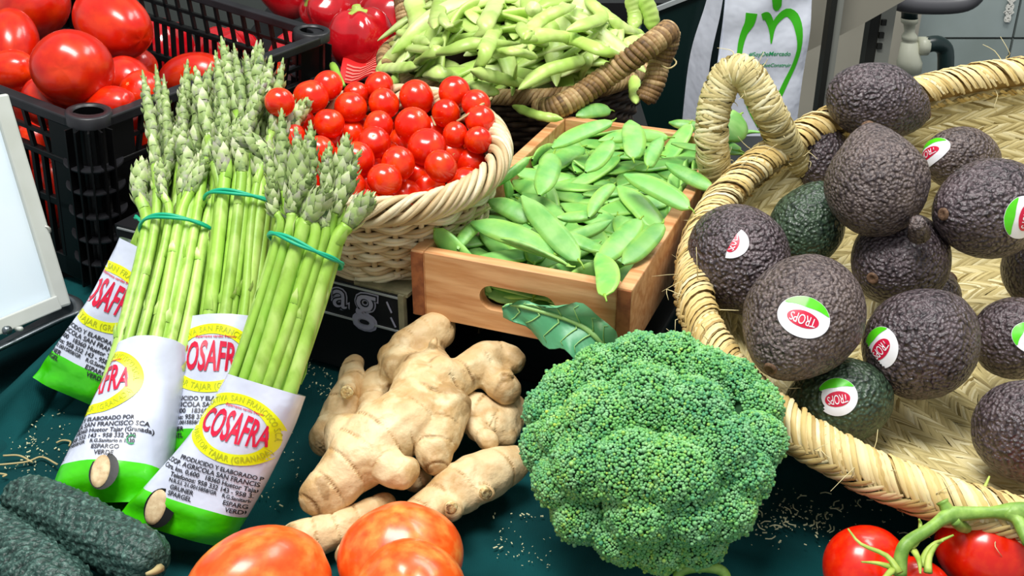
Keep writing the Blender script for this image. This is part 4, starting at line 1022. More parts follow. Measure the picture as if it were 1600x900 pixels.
# ---- plum tomatoes in the black crate
def plum_tomatoes():
    L = [((50, 14), 62, 50, .205, (.9, .35, .3), 'plum tomato at the upper left corner of the crate'), ((176, 38), 72, 52, .205, (.8, -.45, .4), 'large elongated plum tomato with yellow shoulder at the top of the crate'),
         ((112, 107), 62, 60, .205, (.1, -.2, 1), 'big round plum tomato facing the viewer in the crate'), ((18, 66), 42, 60, .195, (.2, -.8, .4), 'plum tomato cut by the left edge, behind the big round one'),
         ((-4, 60), 24, 26, .20, (.2, .2, 1), 'small part of a plum tomato at the very left edge'), ((16, 112), 46, 34, .185, (.9, .1, .3), 'plum tomato low at the left crate rim'),
         ((196, 124), 46, 36, .17, (.6, -.3, .6), 'orange plum tomato in the shade behind the big round one'), ((222, 146), 36, 36, .172, (-.4, .3, .9), 'pinkish plum tomato beside the asparagus tips'),
         ((168, 168), 54, 32, .172, (.9, .1, .5), 'plum tomato with yellow scar just behind the crate corner'), ((75, 160), 44, 40, .168, (.7, -.6, .5), 'plum tomato tucked behind the left crate rim'),
         ((215, 105), 30, 30, .150, (.5, -.1, .5), 'plum tomato deep in the crate behind the asparagus'), ((300, 118), 60, 36, .120, (.9, .1, .4), 'plum tomato lying low on the crate floor'),
         ((395, 125), 58, 32, .120, (.9, .2, .3), 'plum tomato low in the crate near the right wall'), ((240, 140), 50, 36, .13, (.5, .1, .5), 'plum tomato hidden behind the asparagus tips'),
         ((30, 175), 40, 50, .13, (.2, .8, .3), 'plum tomato pressed against the left lattice wall, upper layer'), ((60, 235), 42, 55, .10, (.3, .8, .3), 'plum tomato behind the left lattice wall, middle'),
         ((85, 300), 42, 60, .07, (.3, .8, .3), 'plum tomato behind the left lattice wall, low'), ((40, 330), 40, 50, .06, (.3, .8, .3), 'plum tomato behind the left lattice wall, lowest at the left'),
         ((225, 215), 40, 44, .12, (.3, .8, .3), 'plum tomato behind the front lattice beside the asparagus'), ((240, 270), 40, 40, .08, (.3, .8, .3), 'plum tomato low behind the front lattice'),
         ((115, 215), 40, 40, .12, (.3, .8, .3), 'plum tomato in the crate corner under the big round one'), ((300, 215), 46, 40, .11, (.8, .2, .3), 'plum tomato behind the middle asparagus bundle'),
         ((385, 165), 46, 36, .12, (.8, .2, .3), 'plum tomato near the right crate wall, behind asparagus tips')]
    kinds = [fruit(1, 1, 1, 5, .012, .07, .05 * (k % 2), 34, 24, 40 + k, .03).mesh('plum_tomato', M['romatom']) for k in range(4)]
    sc = scar_mesh(.09).mesh('stem_scar', M['scar'])
    for i, ((px, py), ra, rb, z, ax, lab) in enumerate(L):
        if (px, py) in ((240, 140),): continue
        p = A(px, py, z); k = px2m(1, p); d = sdir(*ax)
        # pull into the crate if the centre falls outside its walls
        loc = np.linalg.inv(BCM) @ np.array([*p, 1]); rr = min(ra, rb) * k; m_ = rr * .96 + .006
        loc[0] = np.clip(loc[0], -BCW + m_, BCW - m_); loc[1] = max(loc[1], -BCD + m_) if z < .16 else loc[1]; q = (BCM @ loc)[:3]; p = q
        long_ = max(ra, rb) * k; short = min(ra, rb) * k
        if abs(ax[2]) > .85: sz = (ra * k, rb * k, (ra + rb) / 2 * k)
        else: sz = (short, short, long_)
        place_fruit('plum_tomato', kinds[i % 4], sc, .92, zframe(p, d) @ np.diag([*sz, 1]), lab, 'tomato', 'plum tomatoes in the black crate')
plum_tomatoes()
# ---- red peppers, orange tomato and paper behind
def behind():
    z = .125
    m = MB().box((-.24, .60, .045), (.28, .40, .078)); tag(m.build('back_carton', M['card'], smooth=False), 'low black carton carrying the red peppers behind the crate', 'box')
    L = [((565, 62), .043, .052, (-.1, .95, .5), 'red bell pepper with green stalk stump beside the crate corner'), ((612, 32), .042, .058, (.95, -.1, .2), 'dark red pepper lying on its side at the back'),
         ((520, 12), .045, .055, (-.6, .2, .5), 'red pepper at the top edge behind the crate rim'), ((585, -14), .05, .055, (.3, .3, .5), 'dark red pepper cut by the top edge of the photo'),
         ((452, -22), .05, .055, (.5, .2, .5), 'red pepper behind the black crate at the very top')]
    me = fruit(1, 1, 1, 4, .09, .16, .05, 40, 24, 5, .03).mesh('red_pepper', M['pepper'])
    cal = MB(); a = np.linspace(0, 2 * math.pi, 17)[:-1]
    def rr(r, z, j=0): return np.stack([r * (1 + j * np.cos(5 * a)) * np.cos(a), r * (1 + j * np.cos(5 * a)) * np.sin(a), np.full(16, z)], -1)
    cal.grid(np.array([rr(.40, .78, .15), rr(.30, .86, .1), rr(.16, .88), rr(.13, 1.0), rr(.10, 1.02), rr(.01, 1.0)]), cv=True); cm = cal.mesh('pepper_stalk', M['calyx'])
    for (q, rxy, rz, ax, lab) in L:
        p = A(*q, z + .02); o = place_fruit('red_pepper', me, cm, 0, zframe(p, sdir(*ax)) @ np.diag([rxy * .92, rxy * .92, rz * .8, 1]), lab, 'pepper', None, 'pepper_stalk')
    p = A(591, 52, .137); place_fruit('orange_tomato', fruit(1, 1, .9, 5, .02, .1, 0, 30, 20, 3).mesh('orange_tomato', M['heart']), None, 0, zframe(p, sdir(.1, .6, .4)) @ np.diag([.021, .021, .023, 1]), 'small orange tomato among the red peppers behind the baskets', 'tomato')
    for i, (px, py) in enumerate(((380, -8), (340, 20), (300, 5), (440, 70), (470, 55))):
        p = np.array([-.60 + .105 * i, .60 + .012 * (i % 2) - .035 * i, .065]); place_fruit('red_pepper', me, None, 0, zframe(p, sdir(.2, .9, .3)) @ np.diag([.047, .047, .055, 1]), ['red pepper glimpsed through the far lattice wall, centre', 'red pepper glimpsed through the far lattice wall, left of centre', 'red pepper glimpsed through the far lattice wall, leftmost', 'red pepper glimpsed through the lattice near the far corner', 'red pepper behind the far corner of the black crate'][i], 'pepper')
    P = [A(541, 74, .135), A(622, 62, .15), A(612, 120, .118), A(530, 126, .118)]
    u = np.linspace(0, 1, 14)[:, None, None]; v = np.linspace(0, 1, 10)[None, :, None]
    G = (1 - u) * (1 - v) * P[0] + u * (1 - v) * P[1] + u * v * P[2] + (1 - u) * v * P[3]; G[..., 2] += (.004 * np.sin(u * 8 + v * 3))[..., 0]
    sh = MB().grid(G); sh.grid(G - np.array([0, 0, .001])); o = sh.build('paper_sheet', M['redpaper']); tag(o, 'red paper sheet with pale stripes sticking up between crate and bean basket', 'paper')
    s = MB()
    for k in range(11):
        uu = np.linspace(.45 if k < 6 else .1, 1, 8)[:, None]; vv = np.array([[.1 + k * .083, .14 + k * .083]])
        Q = (1 - uu[..., None]) * (1 - vv[..., None]) * P[0] + uu[..., None] * (1 - vv[..., None]) * P[1] + uu[..., None] * vv[..., None] * P[2] + (1 - uu[..., None]) * vv[..., None] * P[3]
        Q[..., 2] += .004 * np.sin(uu * 8 + vv * 3) + .0012; s.grid(Q)
    s.build('pale_stripes', M['pinkpaper'], o)
behind()
# ---- tomatoes at the bottom edge
def front_tomatoes():
    sc = scar_mesh(.05).mesh('stem_scar', M['scar'])
    for (px, py, ra, rb, z, ax, rib, pt, lab) in ((402, 930, 124, 84, .034, (-.75, -.35, .62), 5, .0, 'wide orange-red tomato at the bottom edge with small dark navel'),
                                                  (624, 872, 98, 80, .036, (-.05, -.9, -.4), 5, .14, 'pointed orange-red tomato right of the wide one'),
                                                  (640, 930, 88, 72, .038, (-.4, .3, .9), 4, .05, 'orange tomato in front of the pointed one, cut by the bottom edge')):
        p = A(px, py, z); k = px2m(1, p); p[2] = z
        me = fruit(1, 1, 1, rib, .03, .06, pt, 44, 30, px, .03).mesh('orange_tomato', M['heart'])
        if px == 624: S = (ra * k, .038, rb * k)
        elif px == 402: S = (.036, .040, ra * k)
        else: S = (ra * k, .033, .036)
        M4 = frame(p, (1, 0, 0), sdir(*ax)) if px == 624 else (zframe(p, sdir(*ax)) if px == 402 else frame(p, (1, 0, 0), sdir(*ax)))
        place_fruit('orange_tomato', me, sc if px != 624 else None, .955, M4 @ np.diag([*S, 1]), lab, 'tomato')
    # vine tomatoes with their green truss
    V = []
    for (px, py, r, z, ax, lab) in ((1357, 893, 72, .030, (.35, .45, .8), 'red vine tomato at the bottom edge, left one on the truss'), (1545, 860, 80, .036, (.2, .8, .3), 'large glossy red vine tomato at the bottom right corner'),
                                    (1640, 850, 70, .034, (-.3, .8, .3), 'vine tomato beyond the right edge of the photo'),
                                    (1430, 930, 60, .028, (.1, .5, .8), 'red vine tomato at the bottom edge between the two larger ones')):
        p = A(px, py, z); rad = px2m(r, p)
        me = fruit(1, 1, .88, 5, .015, .12, 0, 40, 26, px, .02).mesh('vine_tomato', M['tom'])
        o = place_fruit('vine_tomato', me, None, 0, zframe(p, sdir(*ax)) @ np.diag([rad, rad, rad, 1]), lab, 'tomato', 'tomatoes on the vine'); V.append((p, rad, sdir(*ax)))
    zz = lambda px, py, z: A(px, py, z)
    m = MB(); main = spl([zz(1406, 900, .052), zz(1408, 868, .062), zz(1418, 848, .068), zz(1450, 828, .072), zz(1482, 806, .074), zz(1520, 802, .074), zz(1575, 800, .076), zz(1640, 800, .078)], 40)
    tags = np.interp(np.linspace(0, 1, 40), [0, .1, .5, .58, .8, .88, 1], [.0042, .0042, .0036, .0052, .0036, .0062, .006])
    m.tube(main, tags, 10); m.tube(spl([zz(1484, 804, .074), zz(1476, 790, .078), zz(1472, 783, .08)], 6), [.0045, .004, .0038, .0034, .0036, .0042], 10)
    m.tube(spl([zz(1575, 800, .076), zz(1592, 815, .074), zz(1606, 850, .07)], 8), [.006, .005, .0045, .004, .004, .004, .0035, .003], 10)
    m.tube(spl([zz(1490, 812, .073), zz(1500, 822, .066), zz(1512, 826, .058)], 8), .0034, 10)
    o = m.build('tomato_truss', M['vine']); tag(o, 'green branching truss stem lying over the red vine tomatoes', 'stem')
    for pts in ([(1406, 895), (1385, 868), (1345, 850), (1325, 826)], [(1392, 886), (1370, 880), (1346, 878)], [(1395, 890), (1380, 905), (1360, 915)], [(1418, 858), (1434, 845), (1438, 820), (1436, 811)],
                [(1512, 800), (1528, 780), (1538, 762), (1546, 744)], [(1512, 801), (1520, 792), (1530, 772)], [(1440, 885), (1448, 862), (1462, 848), (1474, 845)], [(1450, 895), (1452, 870), (1466, 848), (1490, 836)], [(1428, 860), (1436, 876), (1438, 896)]):
        Q = spl([zz(x, y, .064 + .004 * i) for i, (x, y) in enumerate(pts)], 10); sp = MB().tube(Q, np.linspace(.0026, .0006, 10), 6, .5, .6); sp.build('sepal', M['calyx'], o)
    m = MB(); m.tube(spl([zz(1058, 905, .03), zz(1064, 892, .035), zz(1090, 886, .038), (zz(1118, 888, .038)), zz(1132, 896, .035), zz(1136, 912, .03)], 20), .0034, 8)
    tag(m.build('curled_stem', M['vine']), 'curled pale green stem at the bottom edge below the broccoli', 'stem')
front_tomatoes()
# ---------------------------------------------------------------- avocados
def avo_mesh(L, R, seed, neck=.25, mat_='avo'):
    """z axis runs from the wide end (-) to the stem end (+)"""
    nv, nu = 44, 56; t = np.linspace(0, math.pi, nv)[:, None]; ph = np.linspace(0, 2 * math.pi, nu, endpoint=False)[None]
    z = np.cos(t); prof = np.sin(t) * (1 - neck * smooth01((z + .15) / 1.15) * .9)
    D = np.stack([np.sin(t) * np.cos(ph), np.sin(t) * np.sin(ph), np.broadcast_to(z, (nv, nu))], -1)
    q = 1 + .018 * vnoise(D, 3, seed) + .007 * vnoise(D, 17, seed + 1) + .0045 * vnoise(D, 38, seed + 2)
    P = np.stack([prof * np.cos(ph) * R * q, prof * np.sin(ph) * R * q, (z * L + 0 * ph) * (1 + (q - 1) * .8)], -1)
    m = MB(); tt = .5 + .35 * vnoise(D, 2.5, seed + 5)
    V = np.vstack([P[0].mean(0)[None], P[1:-1].reshape(-1, 3), P[-1].mean(0)[None]]); T = np.concatenate([[.5], tt[1:-1].ravel(), [.5]])
    n, k = nu, nv - 2
    f = np.stack(np.broadcast_arrays(*[1 + (np.arange(k - 1)[:, None] + a) * n + (np.arange(n)[None] + b) % n for a, b in ((0, 0), (1, 0), (1, 1), (0, 1))]), -1).reshape(-1, 4)
    m.add(V, [f, np.array([[0, 1 + j, 1 + (j + 1) % n] for j in range(n)]), np.array([[1 + k * n, 1 + (k - 1) * n + (j + 1) % n, 1 + (k - 1) * n + j] for j in range(n)])], np.clip(T, 0, 1)); return m
def avo_stem(L):
    a = np.linspace(0, 2 * math.pi, 13)[:-1]; m = MB()
    m.grid(np.array([np.stack([r * np.cos(a), r * np.sin(a), np.full(12, L + z)], -1) for r, z in ((.0052, -.002), (.0048, .0012), (.0036, .0022), (.002, .0012), (.0002, .0008))]), cv=True); return m
def sticker(parent, bvh, px, py, rot, z, w=39, h=34, clip=None, full=True):
    p = A(px, py, z)
    cr, sr = math.cos(math.radians(rot)), math.sin(math.radians(rot))
    c0 = CAM; d = nrmz(p - c0)
    h_ = bvh.ray_cast(Vector(c0), Vector(d), 3)
    if h_[0] is None: return
    o = np.array(h_[0]); nn = np.array(h_[1]); k = px2m(1, o)
    if nn @ d > 0: nn = -nn
    nn = nrmz(nn * .75 - d * .25)
    x = cr * RT + sr * UP; x = nrmz(x - nn * (x @ nn)); y = np.cross(nn, x)
    def cut(V, F):
        if clip is None: return V, F
        out = [f for f in F if all(clip(V[i][0] / (w * k), V[i][1] / (h * k)) for i in f)]; return V, out
    m = MB(); add_lay(m, lay(bvh, *cut(*disc2d(w * k, h * k, 48, 9)), o, x, y, .0007)); 
    if not m.n: return
    parent = m.build('sticker', M['stk_white'], parent)
    m = MB(); aa = np.linspace(.42, 2.72, 41); ins = .985 - .50 * np.sin((aa - .42) / 2.3 * math.pi) ** .7; V = np.stack([np.concatenate([np.cos(aa) * (ins + (.985 - ins) * q) * w * k for q in (0, .33, .66, 1)]), np.concatenate([np.sin(aa) * (ins + (.985 - ins) * q) * h * k for q in (0, .33, .66, 1)])], 1); F = [[r_ * 41 + j, r_ * 41 + j + 1, (r_ + 1) * 41 + j + 1, (r_ + 1) * 41 + j] for r_ in range(3) for j in range(40)]
    add_lay(m, lay(bvh, *cut(V, F), o, x, y, .0010)); m.n and m.build('green_print', M['stk_green'], parent)
    m = MB(); V, F = disc2d(w * k * .62, h * k * .40, 40, 5); V = V + np.array([0, -h * k * .12]); add_lay(m, lay(bvh, *cut(V, F), o, x, y, .0010)); m.n and m.build('red_oval', M['stk_red'], parent)
    V, F = text2d('TROPS', h * k * .72, .0, 0, .95); V = V * np.array([w * k * 1.0 / max(1e-9, np.ptp(V[:, 0])), 1]); env = np.sqrt(np.clip(1 - (V[:, 0] / (w * k * .75)) ** 2, .2, 1)); V[:, 1] *= env * 1.0
    V = -V + np.array([0, -h * k * .12])
    m = MB(); add_lay(m, lay(bvh, *cut(V, F), o, x, y, .0014)); m.n and m.build('white_lettering', M['stk_white'], parent)
AVO = [  # px, py, z, half length px, half width px, stem direction in the picture (right, up, towards), material, label, sticker
    ((1373, 160), .205, 84, 60, (.95, -.22, -.15), 'avo', .18, 'avocado on top of the pile, against the grey wall', None),
    ((1279, 246), .150, 60, 55, (-.1, .7, .5), 'avo', .25, 'avocado wedged behind the upright grey-brown one', None),
    ((1368, 277), .185, 96, 80, (.0, .8, -.35), 'avobrown', .38, 'upright grey-brown avocado in the middle of the pile, wide end down', None),
    ((1505, 248), .160, 72, 50, (.7, .0, -.4), 'avobrown', .15, 'avocado with sticker at the back right below the top one', (1449, 238, -4, 36, 22, None)),
    ((1546, 325), .165, 104, 80, (-.85, -.12, .45), 'avo', .2, 'large avocado at the right edge with stem pointing left', (1600, 340, 85, 34, 34, lambda a, b: b > -.6)),
    ((1262, 350), .130, 74, 58, (.4, .7, -.2), 'avogreen', .2, 'dark green-tinged avocado behind the two front left ones', None),
    ((1156, 407), .125, 94, 80, (.28, -.62, .35), 'avo', .15, 'leftmost avocado with a torn white sticker scrap', (1140, 378, 75, 26, 30, lambda a, b: b < -.1 - .2 * a)),
    ((1253, 500), .125, 118, 92, (-.60, -.66, .62), 'avobrown', .22, 'largest avocado in front with a whole oval sticker and stem at lower left', (1256, 495, -22, 41, 33, None)),
    ((1405, 407), .118, 84, 76, (-.72, -.35, .65), 'avo', .15, 'avocado in the middle right of the pile with brown stem facing left', None),
    ((1441, 536), .100, 96, 86, (.6, .5, -.3), 'avo', .12, 'round dark avocado right of the largest one, sticker wrapping its left side', (1374, 543, 30, 33, 33, lambda a, b: a > -.55)),
    ((1310, 627), .066, 84, 68, (-.85, -.1, -.1), 'avogreen', .2, 'dark green avocado lowest in front, sticker folded at the left', (1308, 620, 8, 31, 30, lambda a, b: a > -.82)),
    ((1588, 530), .085, 66, 66, (.1, -.30, .85), 'avo', .15, 'avocado cut by the right edge with stem scar facing the viewer', (1612, 528, 60, 24, 30, None)),
    ((1606, 672), .070, 82, 82, (.6, .5, .1), 'avo', .1, 'avocado in the lower right corner of the straw basket, cut by the edge', None),
    ((1640, 420), .090, 70, 70, (.6, .5, .1), 'avo', .1, 'avocado mostly beyond the right edge behind the others', None),
    ((1440, 470), .060, 60, 60, (.6, .5, .1), 'avo', .1, 'avocado of the bottom layer hidden under the pile', None)]
def avocados():
    for i, ((px, py), z, hl, hw, ax, mt, neck, lab, st) in enumerate(AVO):
        p = A(px, py, z); k = px2m(1, p); m = avo_mesh(hl * k, hw * k, 11 * i + 3, neck)
        M4 = zframe(p, sdir(*ax)); loc = p.copy()
        st_m = avo_stem(hl * k * .985)
        m.xf(M4); st_m.xf(M4); bv = bvh_of(m)
        o = m.build('avocado', M[mt], origin=p); tag(o, lab, 'avocado', 'avocados in the straw basket')
        st_m.build('stem_scar', M['avostem'], o)
        if (px, py) == (1405, 407):
            b = MB().tube([A(1432, 345, z + .055), A(1434, 352, z + .05), A(1436, 366, z + .04)], [.005, .0065, .009], 10); b.build('neck_knob', M['avobrown'], o)
        if st: sticker(o, bv, st[0], st[1], st[2], z, st[3], st[4], st[5])
avocados()
# ---------------------------------------------------------------- cucumbers
def cucumbers():
    for i, (pts, r, lab) in enumerate((([(14, 778, .036), (60, 790, .04), (140, 830, .042), (215, 870, .041), (252, 893, .038)], 44, 'dark green ridged cucumber lying above the other, tip towards the bottom'),
                                       ([(-60, 800, .03), (0, 855, .03), (60, 900, .032), (130, 950, .032)], 52, 'dark green warty cucumber in the bottom left corner'))):
        C = spl([A(x, y, z - .004) for x, y, z in pts], 170); k = px2m(1, C[30]); u = np.linspace(0, 1, 170)
        rad = r * k * np.clip(1 - np.abs(2 * u - 1) ** 5, .0, 1) ** .5 * (.92 + .1 * np.sin(u * 3)); rad[0] = rad[-1] = .0006
        T = nrmz(np.gradient(C, axis=0)); H = np.array([0, 0, 1.]); B = nrmz(np.cross(T, H)); U = np.cross(B, T); a = np.linspace(0, 2 * math.pi, 121)[:-1]
        D = B[:, None] * np.cos(a)[None, :, None] + U[:, None] * np.sin(a)[None, :, None]
        base = C[:, None] + D * rad[:, None, None]
        n1 = vnoise(base, 1300, 3 + i); n2 = vnoise(base, 2300, 5 + i); n3 = vnoise(base, 160, 9 + i)
        sm = 1 - smooth01((u - .78) / .12)[:, None] * (i == 0)
        h = (.0009 * np.maximum(n1, -.2) + .0004 * n2 + .0006 * n3) * sm + .0006 * np.cos(a * 9)[None]
        base = base + D * (h * smooth01(rad / (r * k * .5))[:, None])[..., None]
        C0 = C.mean(0).copy(); m = MB().grid(base, np.clip(.35 + .35 * n1 * sm + .12 * n2 * sm, 0, 1), cv=True)
        o = m.build('cucumber', M['cuke']); tag(o, lab, 'cucumber')
        if i == 0:
            s = MB().tube(spl([A(250, 888, .045), A(240, 894, .05), A(228, 897, .052)], 5), [.003, .0024, .002, .0016, .001], 7); s.build('blossom_end', M['fiber'], o)
cucumbers()
# ---------------------------------------------------------------- ginger: swollen knuckles grown together
def ginger(name_lab, knots, cuts=(), seed=0):
    """knots: chains of (px, py, z, r px); each chain is a row of knuckles"""
    mb = MB(); segs = []
    for ch in knots:
        P = np.array([A(x, y, z) for x, y, z, r in ch]); R = np.array([px2m(r, p) for (x, y, z, r), p in zip(ch, P)])
        n = 1 + 10 * (len(ch) - 1); Q = spl(P, n) if len(ch) > 2 else P[0] + (P[1] - P[0]) * np.linspace(0, 1, n)[:, None]
        rr = np.interp(np.linspace(0, len(ch) - 1, n), np.arange(len(ch)), R)
        for q, r_ in zip(Q[::2], rr[::2]):
            f = fruit(r_, r_, r_, 0, 0, 0, 0, 14, 10, seed, .0); f.xf(np.array(Matrix.Translation(Vector(q)))); 
            for v, ff, tt in [(f.verts(), f.f, .5)]: mb.add(v, [x for x in ff], .5)
        ln = np.concatenate([[0], np.cumsum(np.linalg.norm(np.diff(Q, axis=0), axis=1))]); segs.append((Q, rr, ln))
    me = mb.mesh('tmp'); o = bpy.data.objects.new('tmp', me); COL.objects.link(o)
    r = o.modifiers.new('r', 'REMESH'); r.mode = 'VOXEL'; r.voxel_size = .0017
    s = o.modifiers.new('s', 'SMOOTH'); s.factor = .5; s.iterations = 7
    bpy.context.view_layer.update(); e = bpy.data.meshes.new_from_object(o.evaluated_get(bpy.context.evaluated_depsgraph_get()))
    n = len(e.vertices); V = np.zeros(n * 3, np.float32); e.vertices.foreach_get('co', V); V = V.reshape(-1, 3).astype(float)
    NN = np.zeros(n * 3, np.float32); e.vertices.foreach_get('normal', NN); NN = NN.reshape(-1, 3).astype(float)
    nl = len(e.loops); li = np.zeros(nl, np.int32); e.loops.foreach_get('vertex_index', li); ls = np.zeros(len(e.polygons), np.int32); lt = ls.copy(); e.polygons.foreach_get('loop_start', ls); e.polygons.foreach_get('loop_total', lt)
    F = [li[ls[lt == k][:, None] + np.arange(k)] for k in (3, 4) if (lt == k).any()]
    bpy.data.objects.remove(o); bpy.data.meshes.remove(e)
    ring = np.zeros(n); best = np.full(n, 9.); tint = np.zeros(n)
    for ci, (Q, rr, ln) in enumerate(segs):
        d = np.linalg.norm(V[:, None] - Q[None], axis=2) / rr[None]; i = d.argmin(1); dm = d[np.arange(n), i]; T = nrmz(np.gradient(Q, axis=0))
        s_ = ln[i] + ((V - Q[i]) * T[i]).sum(1); L = ln[-1]; ph = s_ / .017 + .5 * vnoise(V, 45, seed + ci) + ci * .37
        fr = ph - np.floor(ph); rg = np.exp(-((fr - .5) / .045) ** 2) * np.clip(.5 + .8 * vnoise(V, 150, seed + ci + 7), 0, 1); w_ = dm < best
        endy = smooth01((np.abs(s_ / L - .5) - .36) / .2)
        ring[w_] = rg[w_]; tint[w_] = (.64 - .55 * rg - .30 * endy)[w_]; best[w_] = dm[w_]
    V = V + NN * (.0022 * vnoise(V, 95, seed) + .0010 * vnoise(V, 240, seed + 2) + .0004 * vnoise(V, 600, seed + 3) - .0009 * ring)[:, None]
    tint = np.clip(tint + .14 * vnoise(V, 45, seed + 4) - .25 * (vnoise(V, 240, seed + 9) > 1.05), 0, 1)
    m = MB().add(V, F, tint); ob = m.build('ginger_root', M['ginger'], ring=-ring); tag(ob, name_lab, 'ginger', 'ginger roots')
    for (px, py, z, r, ax) in cuts:
        p = A(px, py, z); k = px2m(1, p); a = np.linspace(0, 2 * math.pi, 21)[:-1]; d = sdir(*ax)
        b = MB().grid(np.array([np.stack([q * r * k * np.cos(a) * (1 + .05 * np.cos(3 * a)), q * r * k * np.sin(a), np.full(20, zz)], -1) for q, zz in ((1, -.003), (.96, .0006), (.7, .0002), (.3, .0009), (.02, .0006))]), cv=True)
        b.xf(zframe(p, d)); b.build('cut_end', M['gingercut'], ob)
    return ob
def gingers():
    ginger('largest branching ginger root in the middle of the pile with many knobs',
        [[(655, 590, .062, 44), (650, 640, .062, 48), (600, 680, .055, 50), (560, 720, .046, 50), (505, 775, .032, 36)],
         [(655, 590, .062, 46), (690, 600, .062, 42), (660, 560, .060, 36)], [(690, 640, .058, 44), (680, 690, .05, 32), (684, 722, .044, 22)],
         [(622, 575, .066, 30), (640, 545, .07, 30), (682, 520, .074, 26), (690, 512, .074, 24)], [(620, 570, .066, 26), (615, 560, .066, 24)],
         [(590, 720, .05, 34), (622, 742, .046, 28), (634, 738, .046, 24)],
         [(700, 600, .06, 32), (752, 570, .064, 34), (775, 560, .064, 28), (805, 566, .064, 17)], [(752, 570, .062, 32), (786, 606, .056, 24), (792, 612, .054, 22)],
         [(590, 596, .05, 24), (582, 636, .048, 26), (580, 680, .046, 32)], [(540, 680, .045, 34), (560, 720, .046, 44)], [(622, 640, .07, 12), (618, 628, .074, 11)], [(676, 538, .084, 10), (680, 530, .087, 7)], [(792, 588, .068, 9), (794, 582, .07, 6)]],
        [(489, 789, .024, 27, (-.35, -.75, .6))], 1)
    ginger('slender ginger finger standing at the far left with a round knob',
        [[(548, 575, .055, 22), (545, 600, .055, 26), (532, 640, .045, 28), (515, 680, .035, 30), (506, 690, .03, 22)], [(545, 605, .062, 15), (542, 612, .068, 12)], [(548, 572, .055, 20), (552, 568, .056, 18)]], [(541, 614, .074, 10, (-.1, -.3, 1))], 2)
    ginger('ginger root lying behind the largest one at the right with small nub',
        [[(700, 640, .036, 32), (745, 650, .036, 38), (775, 665, .034, 34), (795, 640, .034, 28)], [(740, 670, .04, 22), (760, 688, .04, 18), (766, 690, .04, 15)], [(790, 680, .03, 20), (800, 650, .03, 26)]], [], 3)
    ginger('long ginger root in front right pointing to the pointed tomato, cut at both ends',
        [[(545, 868, .016, 26), (600, 836, .018, 28), (670, 790, .024, 34), (720, 760, .028, 44), (770, 735, .028, 34), (798, 722, .026, 26)], [(700, 790, .028, 26), (708, 798, .034, 16)], [(750, 765, .03, 20), (762, 770, .034, 14)], [(650, 752, .018, 20), (662, 748, .018, 16)]],
        [(807, 724, .03, 20, (.8, .0, .5)), (704, 795, .046, 10, (-.1, -.4, 1)), (760, 772, .044, 10, (.5, -.3, .8))], 4)
    ginger('short ginger finger at the front behind the orange tomatoes',
        [[(470, 845, .014, 30), (510, 832, .015, 30), (560, 810, .017, 24), (600, 788, .018, 17)], [(575, 808, .018, 14), (600, 785, .02, 12)]], [(572, 817, .026, 8, (.1, -.4, 1))], 5)
gingers()
